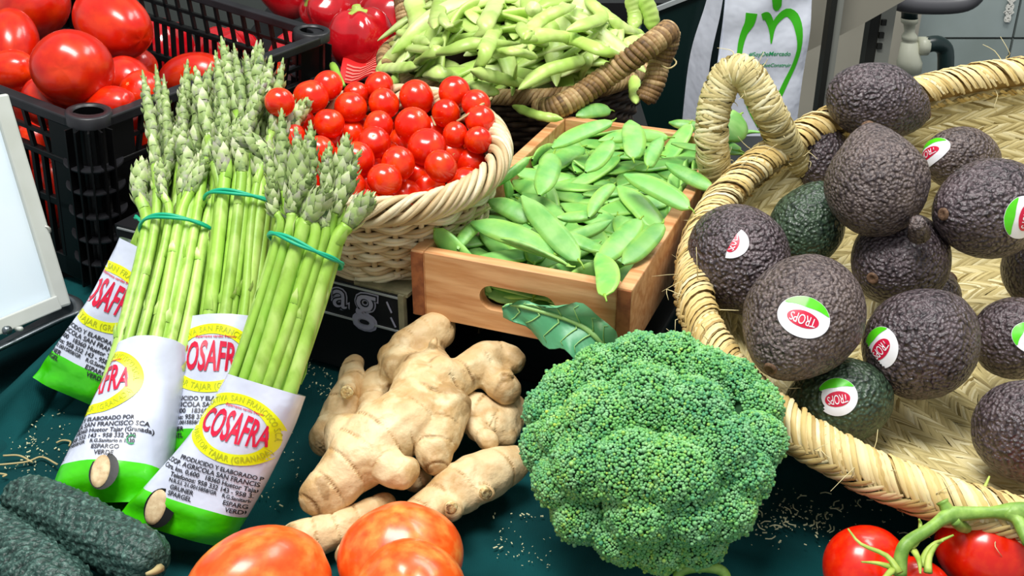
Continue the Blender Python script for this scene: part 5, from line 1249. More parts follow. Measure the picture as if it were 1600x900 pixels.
# ---------------------------------------------------------------- broccoli
def broccoli():
    C = A(1022, 708, .074); k = px2m(1, C); RX, RY, RZ = .086, .078, .068
    t = thing('broccoli', 'large head of green broccoli lying in front of the wooden crate', 'broccoli', (C[0], C[1], 0.0))
    lobes = [(1000, 560, 52), (1060, 552, 55), (1100, 590, 46), (1145, 600, 48), (1175, 640, 46), (1180, 690, 44), (1155, 740, 46), (1130, 790, 48), (1085, 838, 48), (1030, 845, 46), (975, 832, 46), (910, 800, 46), (880, 750, 44), (856, 700, 42),
             (852, 640, 42), (890, 612, 44), (940, 590, 50), (940, 660, 58), (1010, 630, 58), (1080, 650, 58), (1120, 700, 54), (1060, 740, 60), (985, 730, 60), (920, 725, 54), (1000, 800, 50), (1080, 800, 48), (880, 680, 40)]
    ico = None
    me = bpy.data.meshes.new('i'); import bmesh; bm = bmesh.new(); bmesh.ops.create_icosphere(bm, subdivisions=1, radius=1); IV = np.array([v.co[:] for v in bm.verts]); IF = np.array([[v.index for v in f.verts] for f in bm.faces]); bm.free(); bpy.data.meshes.remove(me)
    Ls = []
    for (px, py, r) in lobes:
        d0 = ray(px, py); rc = r * k
        # sphere centre: on the ellipsoid shell reached by the pixel ray (or its nearest point)
        o = (CAM - C) / np.array([RX - rc * .72, RY - rc * .72, RZ - rc * .72]); d = d0 / np.array([RX - rc * .72, RY - rc * .72, RZ - rc * .72])
        a, b, c_ = d @ d, 2 * o @ d, o @ o - 1; disc = b * b - 4 * a * c_
        tt = (-b - math.sqrt(disc)) / (2 * a) if disc > 0 else -b / (2 * a)
        q = CAM + d0 * tt; v = q - C; e = np.linalg.norm(v / np.array([RX - rc * .6, RY - rc * .6, RZ - rc * .6]))
        q = C + v / max(e, 1); Ls.append((q, rc))
    Q = np.array([q for q, r in Ls]); Rr = np.array([r for q, r in Ls])
    for li, (q, r) in enumerate(Ls):
        dr = nrmz(q - C)
        dome = fruit(r * .93, r * .93, r * .93, 0, 0, 0, 0, 20, 14, li); dome.xf(np.array(Matrix.Translation(Vector(q)))); 
        n = int(4 * math.pi * r * r / (.00165 ** 2)); i = np.arange(n) + .5; ph = np.arccos(1 - 2 * i / n); th = math.pi * (1 + 5 ** .5) * i
        D = np.stack([np.cos(th) * np.sin(ph), np.sin(th) * np.sin(ph), np.cos(ph)], 1); D = nrmz(D + rs.normal(size=D.shape) * .02)
        P = q + D * (r * (1 + .035 * vnoise(D * 1.0, 9, li))[:, None])
        keep = (D @ dr > -.35) & (P[:, 2] > .004)
        for lj in range(len(Ls)):
            if lj != li: keep &= np.linalg.norm(P - Q[lj], axis=1) > Rr[lj] * .985
        P, D = P[keep], D[keep]
        if not len(P): continue
        s = .00113 * (.75 + .5 * rs.rand(len(P))); up = rs.rand(len(P)) < .06; s = np.where(up, s * 1.25, s)
        P = P + D * (up * .0012)[:, None] + D * (rs.rand(len(P)) * .0007)[:, None]
        V = P[:, None] + IV[None] * s[:, None, None] + D[:, None] * (IV @ np.array([0, 0, 0]))[None, :, None]
        tb = .42 + .30 * vnoise(P, 38, 5) + .16 * vnoise(P, 90, 8) + .16 * rs.randn(len(P)) - .08 + .1 * (P[:, 0] < C[0] - .055)
        top = np.repeat(np.clip(tb, 0, 1), len(IV)).reshape(len(P), -1); lift = (IV[None] * D[:, None]).sum(2); top = np.clip(top + .0 * lift, 0, 1)
        F = (np.arange(len(P))[:, None, None] * len(IV) + IF[None]).reshape(-1, 3)
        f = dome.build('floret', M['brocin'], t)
        b = MB().add(V.reshape(-1, 3), F, top.ravel()).build('flower_buds', M['broc'], t); b.parent = f; b['kind'] = 'stuff'
    # stalk beneath
    m = MB().tube([C + np.array([.0, .02, -.02]), C + np.array([.01, .05, -.045]), C + np.array([.015, .075, -.056])], [.03, .02, .018], 16); m.build('stalk', M['brocstem'], t)
    # leaf: rising from the head over the crate front
    mid = spl([A(968, 562, .085), A(935, 530, .100), A(900, 506, .108), A(850, 490, .114), A(800, 478, .117), A(785, 482, .115)], 26)
    up = spl([A(968, 560, .086), A(965, 530, .112), A(945, 498, .122), A(900, 478, .126), A(825, 473, .122), A(784, 480, .117)], 26)
    lo = spl([A(966, 568, .084), A(925, 568, .088), A(905, 562, .09), A(875, 548, .092), A(830, 520, .098), A(786, 492, .110)], 26)
    v = np.linspace(-1, 1, 15); G = np.zeros((26, 15, 3))
    for j, q in enumerate(v): G[:, j] = mid + (up - mid) * max(q, 0) + (lo - mid) * max(-q, 0)
    uu = np.linspace(0, 1, 26)[:, None]; rip = .0030 * np.sin(uu * 20 + v * 3) * np.abs(v) ** 2 + .0016 * np.cos(np.abs(v) * 5 - uu * 22) * (1 - np.abs(v)); G[..., 2] += rip; G[..., 1] += .0022 * np.sin(uu * 31 + 2) * np.abs(v) ** 3
    tv = .35 + .25 * (np.cos(np.abs(v)[None] * 6 - uu * 30) > .93) + .2 * (v[None] > .2) + 0 * uu
    m = MB().grid(G, np.clip(tv, 0, 1)); G2 = G + np.array([0, .0007, -.0009]); m.grid(G2[::-1], np.clip(tv[::-1], 0, 1))
    lf = m.build('leaf', M['leaf'], t)
    MB().tube(mid + np.array([0, -.0006, .0014]), np.linspace(.0034, .0005, 26), 8).build('midrib', M['vein'], t).parent = lf
    b = MB()
    for i in range(4, 22, 3):
        for s in (1, -1):
            j = np.arange(7, 14) if s > 0 else np.arange(7, 0, -1); ii = np.clip(i + (np.arange(7) * .8).astype(int), 0, 25); b.tube(G[ii, j] + np.array([0, -.0004, .0006]), np.linspace(.0008, .0002, 7), 5)
    b.build('side_veins', M['vein'], t).parent = lf
broccoli()
# ---------------------------------------------------------------- wicker basket of cherry tomatoes
def wicker_basket():
    tilt = math.atan(TB_TILT); up = np.array([0, -math.sin(tilt), math.cos(tilt)]); H = .078; R1, R0 = TB_R, .070
    Mx = frame(TB_C - up * H, (1, 0, 0), up)
    t = thing('wicker_basket', 'round pale wicker basket holding the cherry tomatoes', 'basket', Mx)
    rad = lambda h: R0 + (R1 - R0) * (h / H) ** .75
    n = 26
    for i in range(n):
        a = 2 * math.pi * i / n; h = np.linspace(-.002, H, 10); P = np.stack([rad(np.maximum(h, 0)) * math.cos(a), rad(np.maximum(h, 0)) * math.sin(a), h], 1)
        MB().tube(P, .0024, 6, .2 + .5 * rs.rand()).build('stake', M['wicker'], t, local=True)
    rows = 11; ns = n * 8; a = np.linspace(0, 2 * math.pi, ns, endpoint=False)
    for j in range(rows):
        h = .005 + (H - .014) * j / (rows - 1)
        for q in (0, 1):
            rr = rad(h) + .0030 * np.cos(n / 2 * a + math.pi * j) + q * 0
            hh = h + (q - .5) * .0032 + .0009 * np.sin(n / 2 * a + 1.3 * j + q) + .0006 * np.sin(5 * a + j)
            P = np.stack([rr * np.cos(a), rr * np.sin(a), hh], 1); Nn = np.stack([np.cos(a), np.sin(a), 0 * a], 1)
            tt = np.clip(.5 + .25 * np.sin(a * 3 + j * 2 + q) + .15 * rs.randn() + .2 * np.cos(n / 2 * a + math.pi * j), 0, 1)
            MB().tubes(P[None], Nn[None], .0019 + .0004 * rs.rand(), 6, tt[None], closed=True).build('weaver', M['wicker'], t, local=True)
    # plaited border: eight rods winding round a thick rim
    ns = 300; a = np.linspace(0, 2 * math.pi, ns, endpoint=False)
    for j in range(11):
        ph = 7 * a + 2 * math.pi * j / 11 + .2 * math.sin(j * 3); cr = .0085
        rr = R1 + .001 + cr * .95 * np.cos(ph); zz = H - .002 + cr * 1.15 * np.sin(ph)
        P = np.stack([rr * np.cos(a), rr * np.sin(a), zz], 1); Nn = np.stack([np.cos(ph) * np.cos(a), np.cos(ph) * np.sin(a), np.sin(ph)], 1)
        tt = np.clip(.62 + .2 * np.sin(a * 4 + j) + .15 * rs.randn(), 0, 1)
        MB().tubes(P[None], Nn[None], .0024 + .0005 * rs.rand(), 6, tt[None], closed=True).build('border_rod', M['wicker'], t, local=True)
    for (h, dr, r) in ((-.001, .002, .0028), (-.004, -.001, .003), (.003, .004, .0024), (-.006, .003, .0028)):   # foot ring
        rr = R0 + dr + .001 * np.sin(9 * a); P = np.stack([rr * np.cos(a), rr * np.sin(a), h + .0015 * np.sin(7 * a + dr * 999)], 1)
        MB().tubes(P[None], np.stack([np.cos(a), np.sin(a), 0 * a], 1)[None], r, 7, .6, closed=True).build('foot_rod', M['wicker'], t, local=True)
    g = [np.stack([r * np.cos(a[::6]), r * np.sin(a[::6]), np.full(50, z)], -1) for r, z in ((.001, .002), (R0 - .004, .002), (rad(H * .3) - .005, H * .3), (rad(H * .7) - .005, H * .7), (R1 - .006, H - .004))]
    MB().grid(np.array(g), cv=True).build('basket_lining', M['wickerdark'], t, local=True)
    b = MB()
    for an, ln in ((250, .03), (285, .034), (262, .02)):
        q = math.radians(an); u = np.linspace(0, ln / R0, 6) + q; b.tube(np.stack([(R0 + .006) * np.cos(u), (R0 + .006) * np.sin(u), -.002 + .004 * (u - q) / ln * R0 * 2], 1), .0026, 7, .9)
    b.build('rod_end', M['wicker'], t, local=True)
wicker_basket()
# ---------------------------------------------------------------- seagrass basket of flat beans
BB_C = np.array([0.005, .285, .150]); BB_R = .150; BB_H = .095
def bean_basket():
    t = thing('seagrass_basket', 'brown plaited seagrass basket with loop handles heaped with flat beans', 'basket', frame(BB_C - np.array([0, 0, BB_H]), (1, 0, 0), (0, 0, 1)))
    n = 56; rows = 15; a = np.linspace(0, 2 * math.pi, n * 6, endpoint=False); rad = lambda h: BB_R * (.80 + .2 * (h / BB_H) ** .7)
    for j in range(rows):
        h = .004 + (BB_H - .012) * j / (rows - 1); rr = rad(h) + .0022 * np.cos(n / 2 * a + math.pi * j); P = np.stack([rr * np.cos(a), rr * np.sin(a), h + .0004 * np.sin(11 * a + j)], 1)
        MB().tubes(P[None], np.stack([np.cos(a), np.sin(a), 0 * a], 1)[None], .0034, 6, np.clip(.35 + .2 * np.cos(n / 2 * a + math.pi * j) + .1 * rs.randn(len(a)), 0, 1)[None], closed=True).build('weaver', M['seadark'], t, local=True)
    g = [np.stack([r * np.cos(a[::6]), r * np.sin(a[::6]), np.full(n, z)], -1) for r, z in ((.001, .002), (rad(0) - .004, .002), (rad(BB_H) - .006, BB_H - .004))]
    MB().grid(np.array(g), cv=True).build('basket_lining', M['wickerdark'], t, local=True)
    # braided rim
    aa = np.linspace(0, 2 * math.pi, 420, endpoint=False)
    for j in range(6):
        ph = 30 * aa + 2 * math.pi * j / 6; rr = BB_R + .001 + .0062 * np.cos(ph); zz = BB_H + .006 * np.sin(ph)
        P = np.stack([rr * np.cos(aa), rr * np.sin(aa), zz], 1)
        MB().tubes(P[None], np.stack([np.cos(ph) * np.cos(aa), np.cos(ph) * np.sin(aa), np.sin(ph)], 1)[None], .0030, 6, np.clip(.5 + .3 * rs.randn() + .1 * np.sin(7 * aa), 0, 1)[None], closed=True).build('rim_strand', M['seagrass'], t, local=True)
    def handle(pts, r=.0095, turns=30):
        C = spl(pts, 160); T = nrmz(np.gradient(C, axis=0)); h = np.array([0, 0, 1.]); Hs = []
        for q in T: h = nrmz(h - q * (h @ q)); Hs.append(h)
        U = np.array(Hs); B = np.cross(T, U)
        hd = MB().tube(C, r * .8, 10, .1).build('handle', M['seadark'], t)
        n = 900; u = np.linspace(0, 159 - 1e-6, n); i = u.astype(int); f = (u - i)[:, None]; j = np.minimum(i + 1, 159)
        Ci = C[i] * (1 - f) + C[j] * f; Ui = U[i] * (1 - f) + U[j] * f; Bi = B[i] * (1 - f) + B[j] * f
        for s in range(2):
            ph = np.linspace(0, turns * 2 * math.pi, n) + s * math.pi; O = nrmz(np.cos(ph)[:, None] * Ui + np.sin(ph)[:, None] * Bi)
            b = MB().tubes((Ci + O * r)[None], O[None], .0033, 7, np.clip(.5 + .3 * np.sin(ph / 5 + s) + .1 * rs.randn(n), 0, 1)[None]); b.build('wrapping_cord', M['seagrass'], t).parent = hd
        return hd
    z = .165
    handle([A(842, 172, .143), A(868, 168, .149), A(905, 150, .158), A(950, 118, .175), A(1000, 82, .2), A(1030, 60, .212), A(1046, 48, .216)], .0092, 20)
    handle([A(1046, 50, .214), A(1042, 72, .2), A(1030, 100, .182), A(1022, 130, .165), A(1008, 155, .15)], .0085, 9)
    handle([A(628, -30, .2), A(630, 0, .19), A(633, 25, .175), A(636, 50, .155)], .0085, 9)
    b = MB()
    b.tube(spl([A(1038, 88, .19), A(1047, 88, .19), A(1057, 98, .188), A(1045, 107, .186), A(1030, 100, .184)], 14), .0009, 5)
    b.build('stray_fibre', M['fiber'], t)
    m = MB().box((BB_C[0], BB_C[1] + .02, .026), (.32, .26, .05)); tag(m.build('plain_carton', M['card'], smooth=False), 'low black carton under the seagrass basket', 'box')
bean_basket()
# ---------------------------------------------------------------- flat beans: rounded flat pods laid along paths
def bean_mb(C, w, th, seed, up=(0, 0, 1), curl=0):
    r = np.random.RandomState(seed); n = 30; C = spl(C, n); u = np.linspace(0, 1, n)
    T = nrmz(np.gradient(C, axis=0)); U0 = nrmz(np.array(up, float)); U = nrmz(U0 - T * (T @ U0)[:, None]); B = np.cross(T, U)
    roll = curl + .35 * np.sin(u * 4 + r.rand() * 6) * r.rand(); U, B = U * np.cos(roll)[:, None] + B * np.sin(roll)[:, None], B * np.cos(roll)[:, None] - U * np.sin(roll)[:, None]
    p = np.clip(np.minimum(u / .2, (1 - u) / .24), 0, 1) ** .6; p = np.maximum(p, .07); nb = r.randint(5, 9); bul = 1 + .10 * np.sin(u * nb * 6.28 + r.rand() * 6)
    k = 10; a = np.linspace(0, 2 * math.pi, k, endpoint=False)
    W = (w * p * (1 + .03 * np.sin(u * nb * 6.28)))[:, None]; H = (th * np.minimum(p * 1.3, 1) * bul)[:, None]
    G = C[:, None] + B[:, None] * (np.cos(a)[None] * W)[..., None] + U[:, None] * (np.sin(a)[None] * H)[..., None]
    base = .25 + .55 * r.rand(); t = np.clip(base + .12 * np.sin(u * 9 + seed)[:, None] + .18 * (np.abs(np.cos(a)) > .95)[None] + .1 * (1 - p)[:, None], 0, 1)
    m = MB().grid(G, t, cv=True)
    m.add(G[0], np.array([list(range(k))]), t[0]).add(G[-1], np.array([list(range(k))[::-1]]), t[-1]); return m
def heap_z(x, y):
    q = ((x - BB_C[0]) / .150) ** 2 + ((y - BB_C[1]) / .150) ** 2
    return BB_C[2] - .012 + .078 * max(0, 1 - q) ** .8 + .02 * max(0, (y - BB_C[1]) / .15)
def beans():
    def straight(x, y, an, L, off, bendy):
        P = []
        for s in (-.5, -.17, .17, .5):
            xx = x + math.cos(an) * s * L - math.sin(an) * bendy * (4 * s * s - .5); yy = y + math.sin(an) * s * L + math.cos(an) * bendy * (4 * s * s - .5); P.append([xx, yy, 0])
        zc = [heap_z(p[0], p[1]) for p in P]; zm = max(zc); 
        for p, q in zip(P, zc): p[2] = off + q * .75 + zm * .25
        return P
    N = 165
    for i in range(N):
        q = math.sqrt(rs.rand()) * .132; b = rs.rand() * 6.28; x = BB_C[0] + q * math.cos(b); y = BB_C[1] + q * math.sin(b)
        an = rs.choice([rs.normal(0, .5), rs.normal(1.1, .5), rs.normal(2.3, .4)]); off = -.030 + .038 * i / N
        P = straight(x, y, an, .13 + .05 * rs.rand(), off, (rs.rand() - .5) * .04)
        if max(((p[0] - BB_C[0]) ** 2 + (p[1] - BB_C[1]) ** 2) for p in P) > .172 ** 2 or min(p[1] for p in P) < BB_C[1] - .150: continue
        m = bean_mb(P, .0098 + .0024 * rs.rand(), .0032 + .001 * rs.rand(), i, curl=rs.normal() * .5)
        tag(m.build('flat_bean', M['bean']), '%s flat bean %s, %s %s of the heap' % ('pale green' if i > N * .45 else 'partly buried green', lie(np.array(P[-1]) - np.array(P[0])), 'front' if y < BB_C[1] - .03 else 'back' if y > BB_C[1] + .04 else 'middle', 'left' if x < BB_C[0] - .04 else 'right' if x > BB_C[0] + .04 else 'centre'), 'bean', 'flat beans heaped in the seagrass basket')
    H = [([(604, 66), (640, 74), (690, 80), (740, 68), (815, 68)], 10, .0, 'long flat bean lying level across the left half of the bean heap', .9),
         ([(604, 136), (640, 108), (672, 84), (692, 74)], 12, .2, 'pale flat bean pointing down at the cherry tomatoes', 1.1),
         ([(617, 46), (645, 58), (672, 68)], 9, .2, 'pale bean tip pointing left above the long level one', .9),
         ([(672, 75), (700, 50), (722, 32)], 12, .1, 'pale flat bean rising to the upper right at the left of the heap', 1.1),
         ([(740, 85), (755, 45), (775, 5), (785, -20)], 13, .3, 'wide pale flat bean running upward at the heap centre', 1.2),
         ([(742, 128), (758, 80), (782, 30), (788, 5)], 12, .2, 'wide flat bean crossing beneath the long level one', 1.1),
         ([(812, 66), (850, 55), (890, 60), (940, 78), (985, 94)], 13, .2, 'big flat bean arching from the middle to the right handle', 1.2),
         ([(820, 62), (840, 35), (870, 18), (900, 8)], 12, .2, 'pale flat bean curving up at the right of the centre', 1.1),
         ([(810, 140), (850, 112), (890, 100), (930, 88)], 12, .1, 'flat bean slanting up from the basket rim at the right', 1.1),
         ([(955, 85), (985, 68), (1018, 56)], 13, .0, 'plump flat bean pointing right toward the handle', 1.2),
         ([(885, 48), (915, 38), (940, 26), (925, 5), (915, -10)], 13, .1, 'flat bean bent over near the top right of the heap', 1.1),
         ([(950, 30), (980, 45), (1008, 55)], 11, .2, 'flat bean lying behind the plump right one', 1.),
         ([(1003, -10), (1016, 20), (1020, 50)], 13, .2, 'curved flat bean forming the right end of the heap', 1.3),
         ([(982, -12), (992, 20), (990, 48)], 12, .2, 'flat bean parallel to the rightmost one', 1.2),
         ([(640, -10), (652, 20), (655, 55)], 17, .1, 'broad flat bean standing upright at the upper left of the heap', 1.7),
         ([(690, -10), (684, 20), (678, 45)], 12, .1, 'flat bean standing beside the broad upright one', 1.2),
         ([(590, 120), (605, 98), (625, 75), (645, 55)], 12, .1, 'pale flat bean slanting at the left edge of the heap', 1.2),
         ([(660, 118), (690, 112), (720, 126), (760, 138), (778, 146)], 14, .1, 'thick wavy flat bean lying over the rim behind the topmost tomato', 1.2),
         ([(587, 108), (620, 106), (655, 104)], 11, .1, 'flat bean lying level behind the pale downward one', 1.),
         ([(735, 110), (780, 122), (830, 133)], 12, .1, 'flat bean lying along the front rim of the seagrass basket', 1.1),
         ([(890, 150), (905, 125), (918, 95), (922, 80)], 9, .4, 'brown-spotted flat bean crossing the right handle base', .9),
         ([(990, 118), (992, 140), (994, 162)], 10, .2, 'pale flat bean hanging straight down under the handle', 1.),
         ([(800, 165), (840, 180), (880, 186)], 8, .0, 'thin pale flat bean drooping onto the snow pea crate', .8),
         ([(800, 150), (803, 130), (808, 100)], 3.5, .0, 'thin bean stalk standing at the front rim', .5),
         ([(760, 45), (745, 55), (700, 40), (690, 15)], 10, .5, 'crooked pale flat bean above the long level one', .9),
         ([(840, 90), (800, 80), (770, 88)], 11, .2, 'flat bean half covered beneath the arching right one', 1.),
         ([(810, 35), (830, 60), (870, 75)], 12, .1, 'flat bean crossing below the pale curved one', 1.)]
    for i, (pts, r, cu, lab, tw) in enumerate(H):
        P = []
        for (x, y) in pts:
            z = .19
            for _ in range(5):
                p = A(x, y, z); z = heap_z(p[0], p[1]) + .010 + .0025 * (i % 4) if (p[0] - BB_C[0]) ** 2 + (p[1] - BB_C[1]) ** 2 < .16 ** 2 else max(z - .01, .150)
            q = A(x, y, z)
            if (q[0] - BB_C[0]) ** 2 + (q[1] - BB_C[1]) ** 2 > .16 ** 2 and q[1] > BB_C[1] + .03: q = Ay(x, y, BB_C[1] + .035 + .003 * (i % 5))
            P.append(q)
        k = px2m(1, P[0]); m = bean_mb(P, r * k, .0042 * tw ** .5, 300 + i, up=-FWD + np.array([0, 0, .6]), curl=cu)
        tag(m.build('flat_bean', M['bean']), lab, 'bean', 'flat beans heaped in the seagrass basket')
    for (px, py) in ((832, 14), (898, 82)):   # pale pod ends facing the lens
        p = A(px, py, .21); z = heap_z(p[0], p[1]) + .018; p = A(px, py, z); q = p + sdir(.1, .2, -1) * .05
        m = bean_mb([p, p * .6 + q * .4, q], .0085, .0078, px, up=UP); tag(m.build('flat_bean', M['bean']), ['blunt white-green bean end facing the viewer at the top', 'blunt bean end facing the viewer beneath the arching bean'][px > 850], 'bean', 'flat beans heaped in the seagrass basket')
beans()
# ---------------------------------------------------------------- large esparto basket of avocados
EC = np.array([.4693, -.2215, .1429]); ERX, ERY, ETL, ETX = .3297, .2333, .3014, .103
def ebowl(th, s):
    """th angle, s 0 at the rim .. 1 at the centre of the floor; returns points of the inner surface"""
    th, s = np.broadcast_arrays(th, s); f = np.cos(np.clip(s, 0, 1) * math.pi / 2) ** .55; f = np.where(s > .999, 0, f)
    x = EC[0] + ERX * f * np.cos(th); y = EC[1] + ERY * f * np.sin(th); zr = EC[2] + ETL * (y - EC[1]) + ETX * (x - EC[0])
    floor = .012 + .03 * smooth01((y - EC[1] + .2) / .5)
    z = floor + (zr - floor) * (1 - np.sin(np.clip(s, 0, 1) * math.pi / 2)) ** 1.0
    return np.stack([x, y, z], -1)
def enorm(th, s):
    e = 1e-3; a = ebowl(th + e, s) - ebowl(th - e, s); b = ebowl(th, s + e) - ebowl(th, s - e); return -nrmz(np.cross(a, b)) if True else 0
def straw_basket():
    t = thing('straw_basket', 'large pale plaited straw basket with thick handle, heaped with avocados', 'basket', (float(EC[0]), float(EC[1]), 0.0))
    th = np.linspace(0, 2 * math.pi, 97)[:-1]; s = np.linspace(0, .999, 30)
    G = ebowl(th[None], s[:, None]); m = MB().grid(G, cv=True); Nn = enorm(th[None], np.clip(s, .01, .98)[:, None])
    sg = np.sign((Nn * np.array([0, 0, 1.])).sum(-1))[..., None]; Nn = Nn * np.where(sg == 0, 1, sg)
    G2 = G - Nn * .006; G2[..., 2] = np.maximum(G2[..., 2], .0015); m2 = MB().grid(G - Nn * .0006, cv=True); m2.grid(G2[:, ::-1], cv=True)
    m2.build('basket_body', M['strawback'], t)
    # plaited floats: rows round the bowl, slanting one way then the other
    sl_ = list(.012 + .80 * (np.arange(27) + .5) / 27); ff = np.arange(.50, .03, -.036); sl_ += list(2 / math.pi * np.arccos(ff ** (1 / .55))); rows = len(sl_); hl_ = np.abs(np.gradient(np.array(sl_))); F = []; NN = []; TT = []; W = []
    for j in range(rows):
        sc_ = sl_[j]; hs = float(hl_[j])
        per = 2 * math.pi * math.cos(sc_ * math.pi / 2) ** .55 * (ERX + ERY) / 2; n = max(6, int(per / .0150)); ths = (np.arange(n) + (j % 2) * .5) * 2 * math.pi / n
        # only the part of the bowl this side of the photograph's right edge is fibre by fibre
        sl = .95 if j % 2 else -.95; dth = 2 * math.pi / n * 1.35 * sl
        for q in range(5):
            u = np.linspace(-1, 1, 6); off = (q - 2) * 2 * math.pi / n * .17
            tt = ths[:, None] + off + dth * u[None] + rs.normal(size=(n, 1)) * .05 * 2 * math.pi / n; ss = sc_ + hs * .95 * u[None] + rs.normal(size=(n, 1)) * hs * .04
            ss = np.clip(ss, .002, .9985); P = ebowl(tt, ss); N_ = enorm(tt, np.clip(ss, .01, .985)); N_ = N_ * np.where(N_[..., 2:3] < 0, -1, 1)
            lift = .0002 + .0036 * (1 - u ** 2) + .0008 * rs.rand(n, 1); P = P + N_ * lift[..., None]
            F.append(P); NN.append(N_); TT.append(np.clip(.5 + .22 * rs.randn(n), 0, 1)); W.append(np.full((n, 6), .0015) * np.array([.6, 1, 1, 1, 1, .6]))
    m = MB().ribs(np.vstack(F), np.vstack(NN), np.vstack(W), np.concatenate(TT), .5); o = m.build('woven_straw', M['straw'], t); o['kind'] = 'stuff'
    # thick plaited rim: bundles of fibre folded over the edge, then a second row slanting back beneath
    n = 118; bt = np.arange(n) * 2 * math.pi / n
    C0 = lambda a: np.stack([EC[0] + ERX * np.cos(a), EC[1] + ERY * np.sin(a), EC[2] + ETL * ERY * np.sin(a) + ETX * ERX * np.cos(a)], -1)
    outd = lambda a: nrmz(np.stack([np.cos(a) / ERX, np.sin(a) / ERY, 0 * a], -1))
    core = C0(th); MB().tubes(core[None], outd(th)[None], .0108, 10, .1, closed=True).build('rim_core', M['strawrim'], t)
    def fold(a0, a1, phi0, phi1, r, jit, m_, cnt=7, wd=.0017):
        L = len(a0); Ps, Ns, Ts = [], [], []
        for q in range(cnt):
            u = np.linspace(0, 1, 9)[None]; o_ = (q - (cnt - 1) / 2) / cnt * 2 * math.pi / n * 1.25 + rs.normal(size=(L, 1)) * .0025
            a = a0[:, None] * (1 - u) + a1[:, None] * u + o_; ph = phi0 + (phi1 - phi0) * u + rs.normal(size=(L, 1)) * jit
            c = C0(a); od = outd(a); d = od * np.cos(ph)[..., None] + np.array([0, 0, 1.]) * np.sin(ph)[..., None]
            rr = r * (1 + .10 * np.sin(u * math.pi) * (1 - ((q - (cnt - 1) / 2) / cnt * 2) ** 2) + .05 * rs.randn(L, 1)); Ps.append(c + d * rr[..., None]); Ns.append(d); Ts.append(np.clip(.6 + .2 * rs.randn(L), 0, 1))
        m_.ribs(np.vstack(Ps), np.vstack(Ns), np.full((len(np.vstack(Ps)), 9), wd) * np.array([.5, .9, 1, 1, 1, 1, 1, .9, .5]), np.concatenate(Ts), .5)
    # every bundle of the visible top row is a part of its own
    sel = [i for i in range(n)]
    for i in sel:
        m = MB(); a = np.array([bt[i]]); fold(a - .050, a + .060, math.pi * 1.05, -.15, .0135, .14, m, 8); m.build('straw_bundle', M['strawrim'], t)
    for i in sel:
        m = MB(); a = np.array([bt[i] + .02]); fold(a + .060, a - .040, .15, -math.pi * .42, .0140, .12, m, 7); m.build('straw_bundle', M['strawrim'], t)
    m = MB(); a = bt; fold(a - .03, a + .045, -math.pi * .30, -math.pi * .80, .0150, .1, m, 6)
    lo = m.build('lower_plait', M['strawrim'], t); lo['kind'] = 'stuff'
    # loop handle wound with straw
    hp = [A(1150, 330, .118), A(1135, 300, .128), A(1118, 265, .150), A(1112, 220, .178), A(1117, 165, .208), A(1136, 120, .232), A(1160, 112, .238), A(1180, 135, .226), A(1202, 175, .205), A(1222, 215, .18), A(1236, 240, .160), A(1252, 262, .145)]
    C = spl(hp, 120); r = .0118; T = nrmz(np.gradient(C, axis=0)); hh = np.array([0, -1., .3]); Hs = []
    for q in T: hh = nrmz(hh - q * (hh @ q)); Hs.append(hh)
    U = np.array(Hs); B = np.cross(T, U); hd = MB().tube(C, r, 12, .3, hint=U[None]).build('handle', M['straw'], t)
    K = 900; c0 = rs.rand(K) * 116; ph0 = rs.rand(K) * 6.28; u = np.linspace(0, 1, 9)[None]; adv = (rs.choice([1, -1], K) * (2.2 + 1.2 * rs.rand(K)))[:, None]
    cc = np.clip(c0[:, None] + adv * u, 0, 118.99); i = cc.astype(int); f = (cc - i)[..., None]; ph = ph0[:, None] + u * 2.6
    Ci = C[i] * (1 - f) + C[i + 1] * f; Ui = nrmz(U[i] * (1 - f) + U[i + 1] * f); Bi = nrmz(B[i] * (1 - f) + B[i + 1] * f); O = np.cos(ph)[..., None] * Ui + np.sin(ph)[..., None] * Bi
    lift = r + .0003 + .0016 * rs.rand(K)[:, None] + .0010 * np.sin(u * math.pi); P = Ci + O * lift[..., None]
    w_ = MB().ribs(P, O, np.full((K, 9), .0013) * (.7 + .7 * rs.rand(K))[:, None] * np.array([.6, 1, 1, 1, 1, 1, 1, 1, .6]), np.clip(.55 + .25 * rs.randn(K), 0, 1), .4).build('straw_winding', M['straw'], t); w_.parent = hd; w_['kind'] = 'stuff'
    # stray fibres
    K = 130; a = rs.rand(K) * 2 * math.pi; b = MB()
    for q in a:
        c = C0(np.array([q]))[0]; d = nrmz(outd(np.array([q]))[0] * (rs.rand() * 2 - .7) + np.array([rs.normal() * .6, rs.normal() * .4, rs.normal() * .7])); p = c + d * .012
        b.tube(spl([p - d * .004, p + d * .006, p + d * .012 + rs.normal(size=3) * .004, p + d * .018 + rs.normal(size=3) * .007], 7), np.linspace(.0005, .0002, 7), 4, .7)
    for _ in range(70):
        c = C[rs.randint(119)]; d = nrmz(rs.normal(size=3)); b.tube(spl([c + d * r, c + d * (r + .006), c + d * (r + .01) + rs.normal(size=3) * .005], 6), np.linspace(.0005, .0002, 6), 4, .7)
    b.build('loose_fibres', M['straw'], t)['kind'] = 'stuff'
straw_basket()
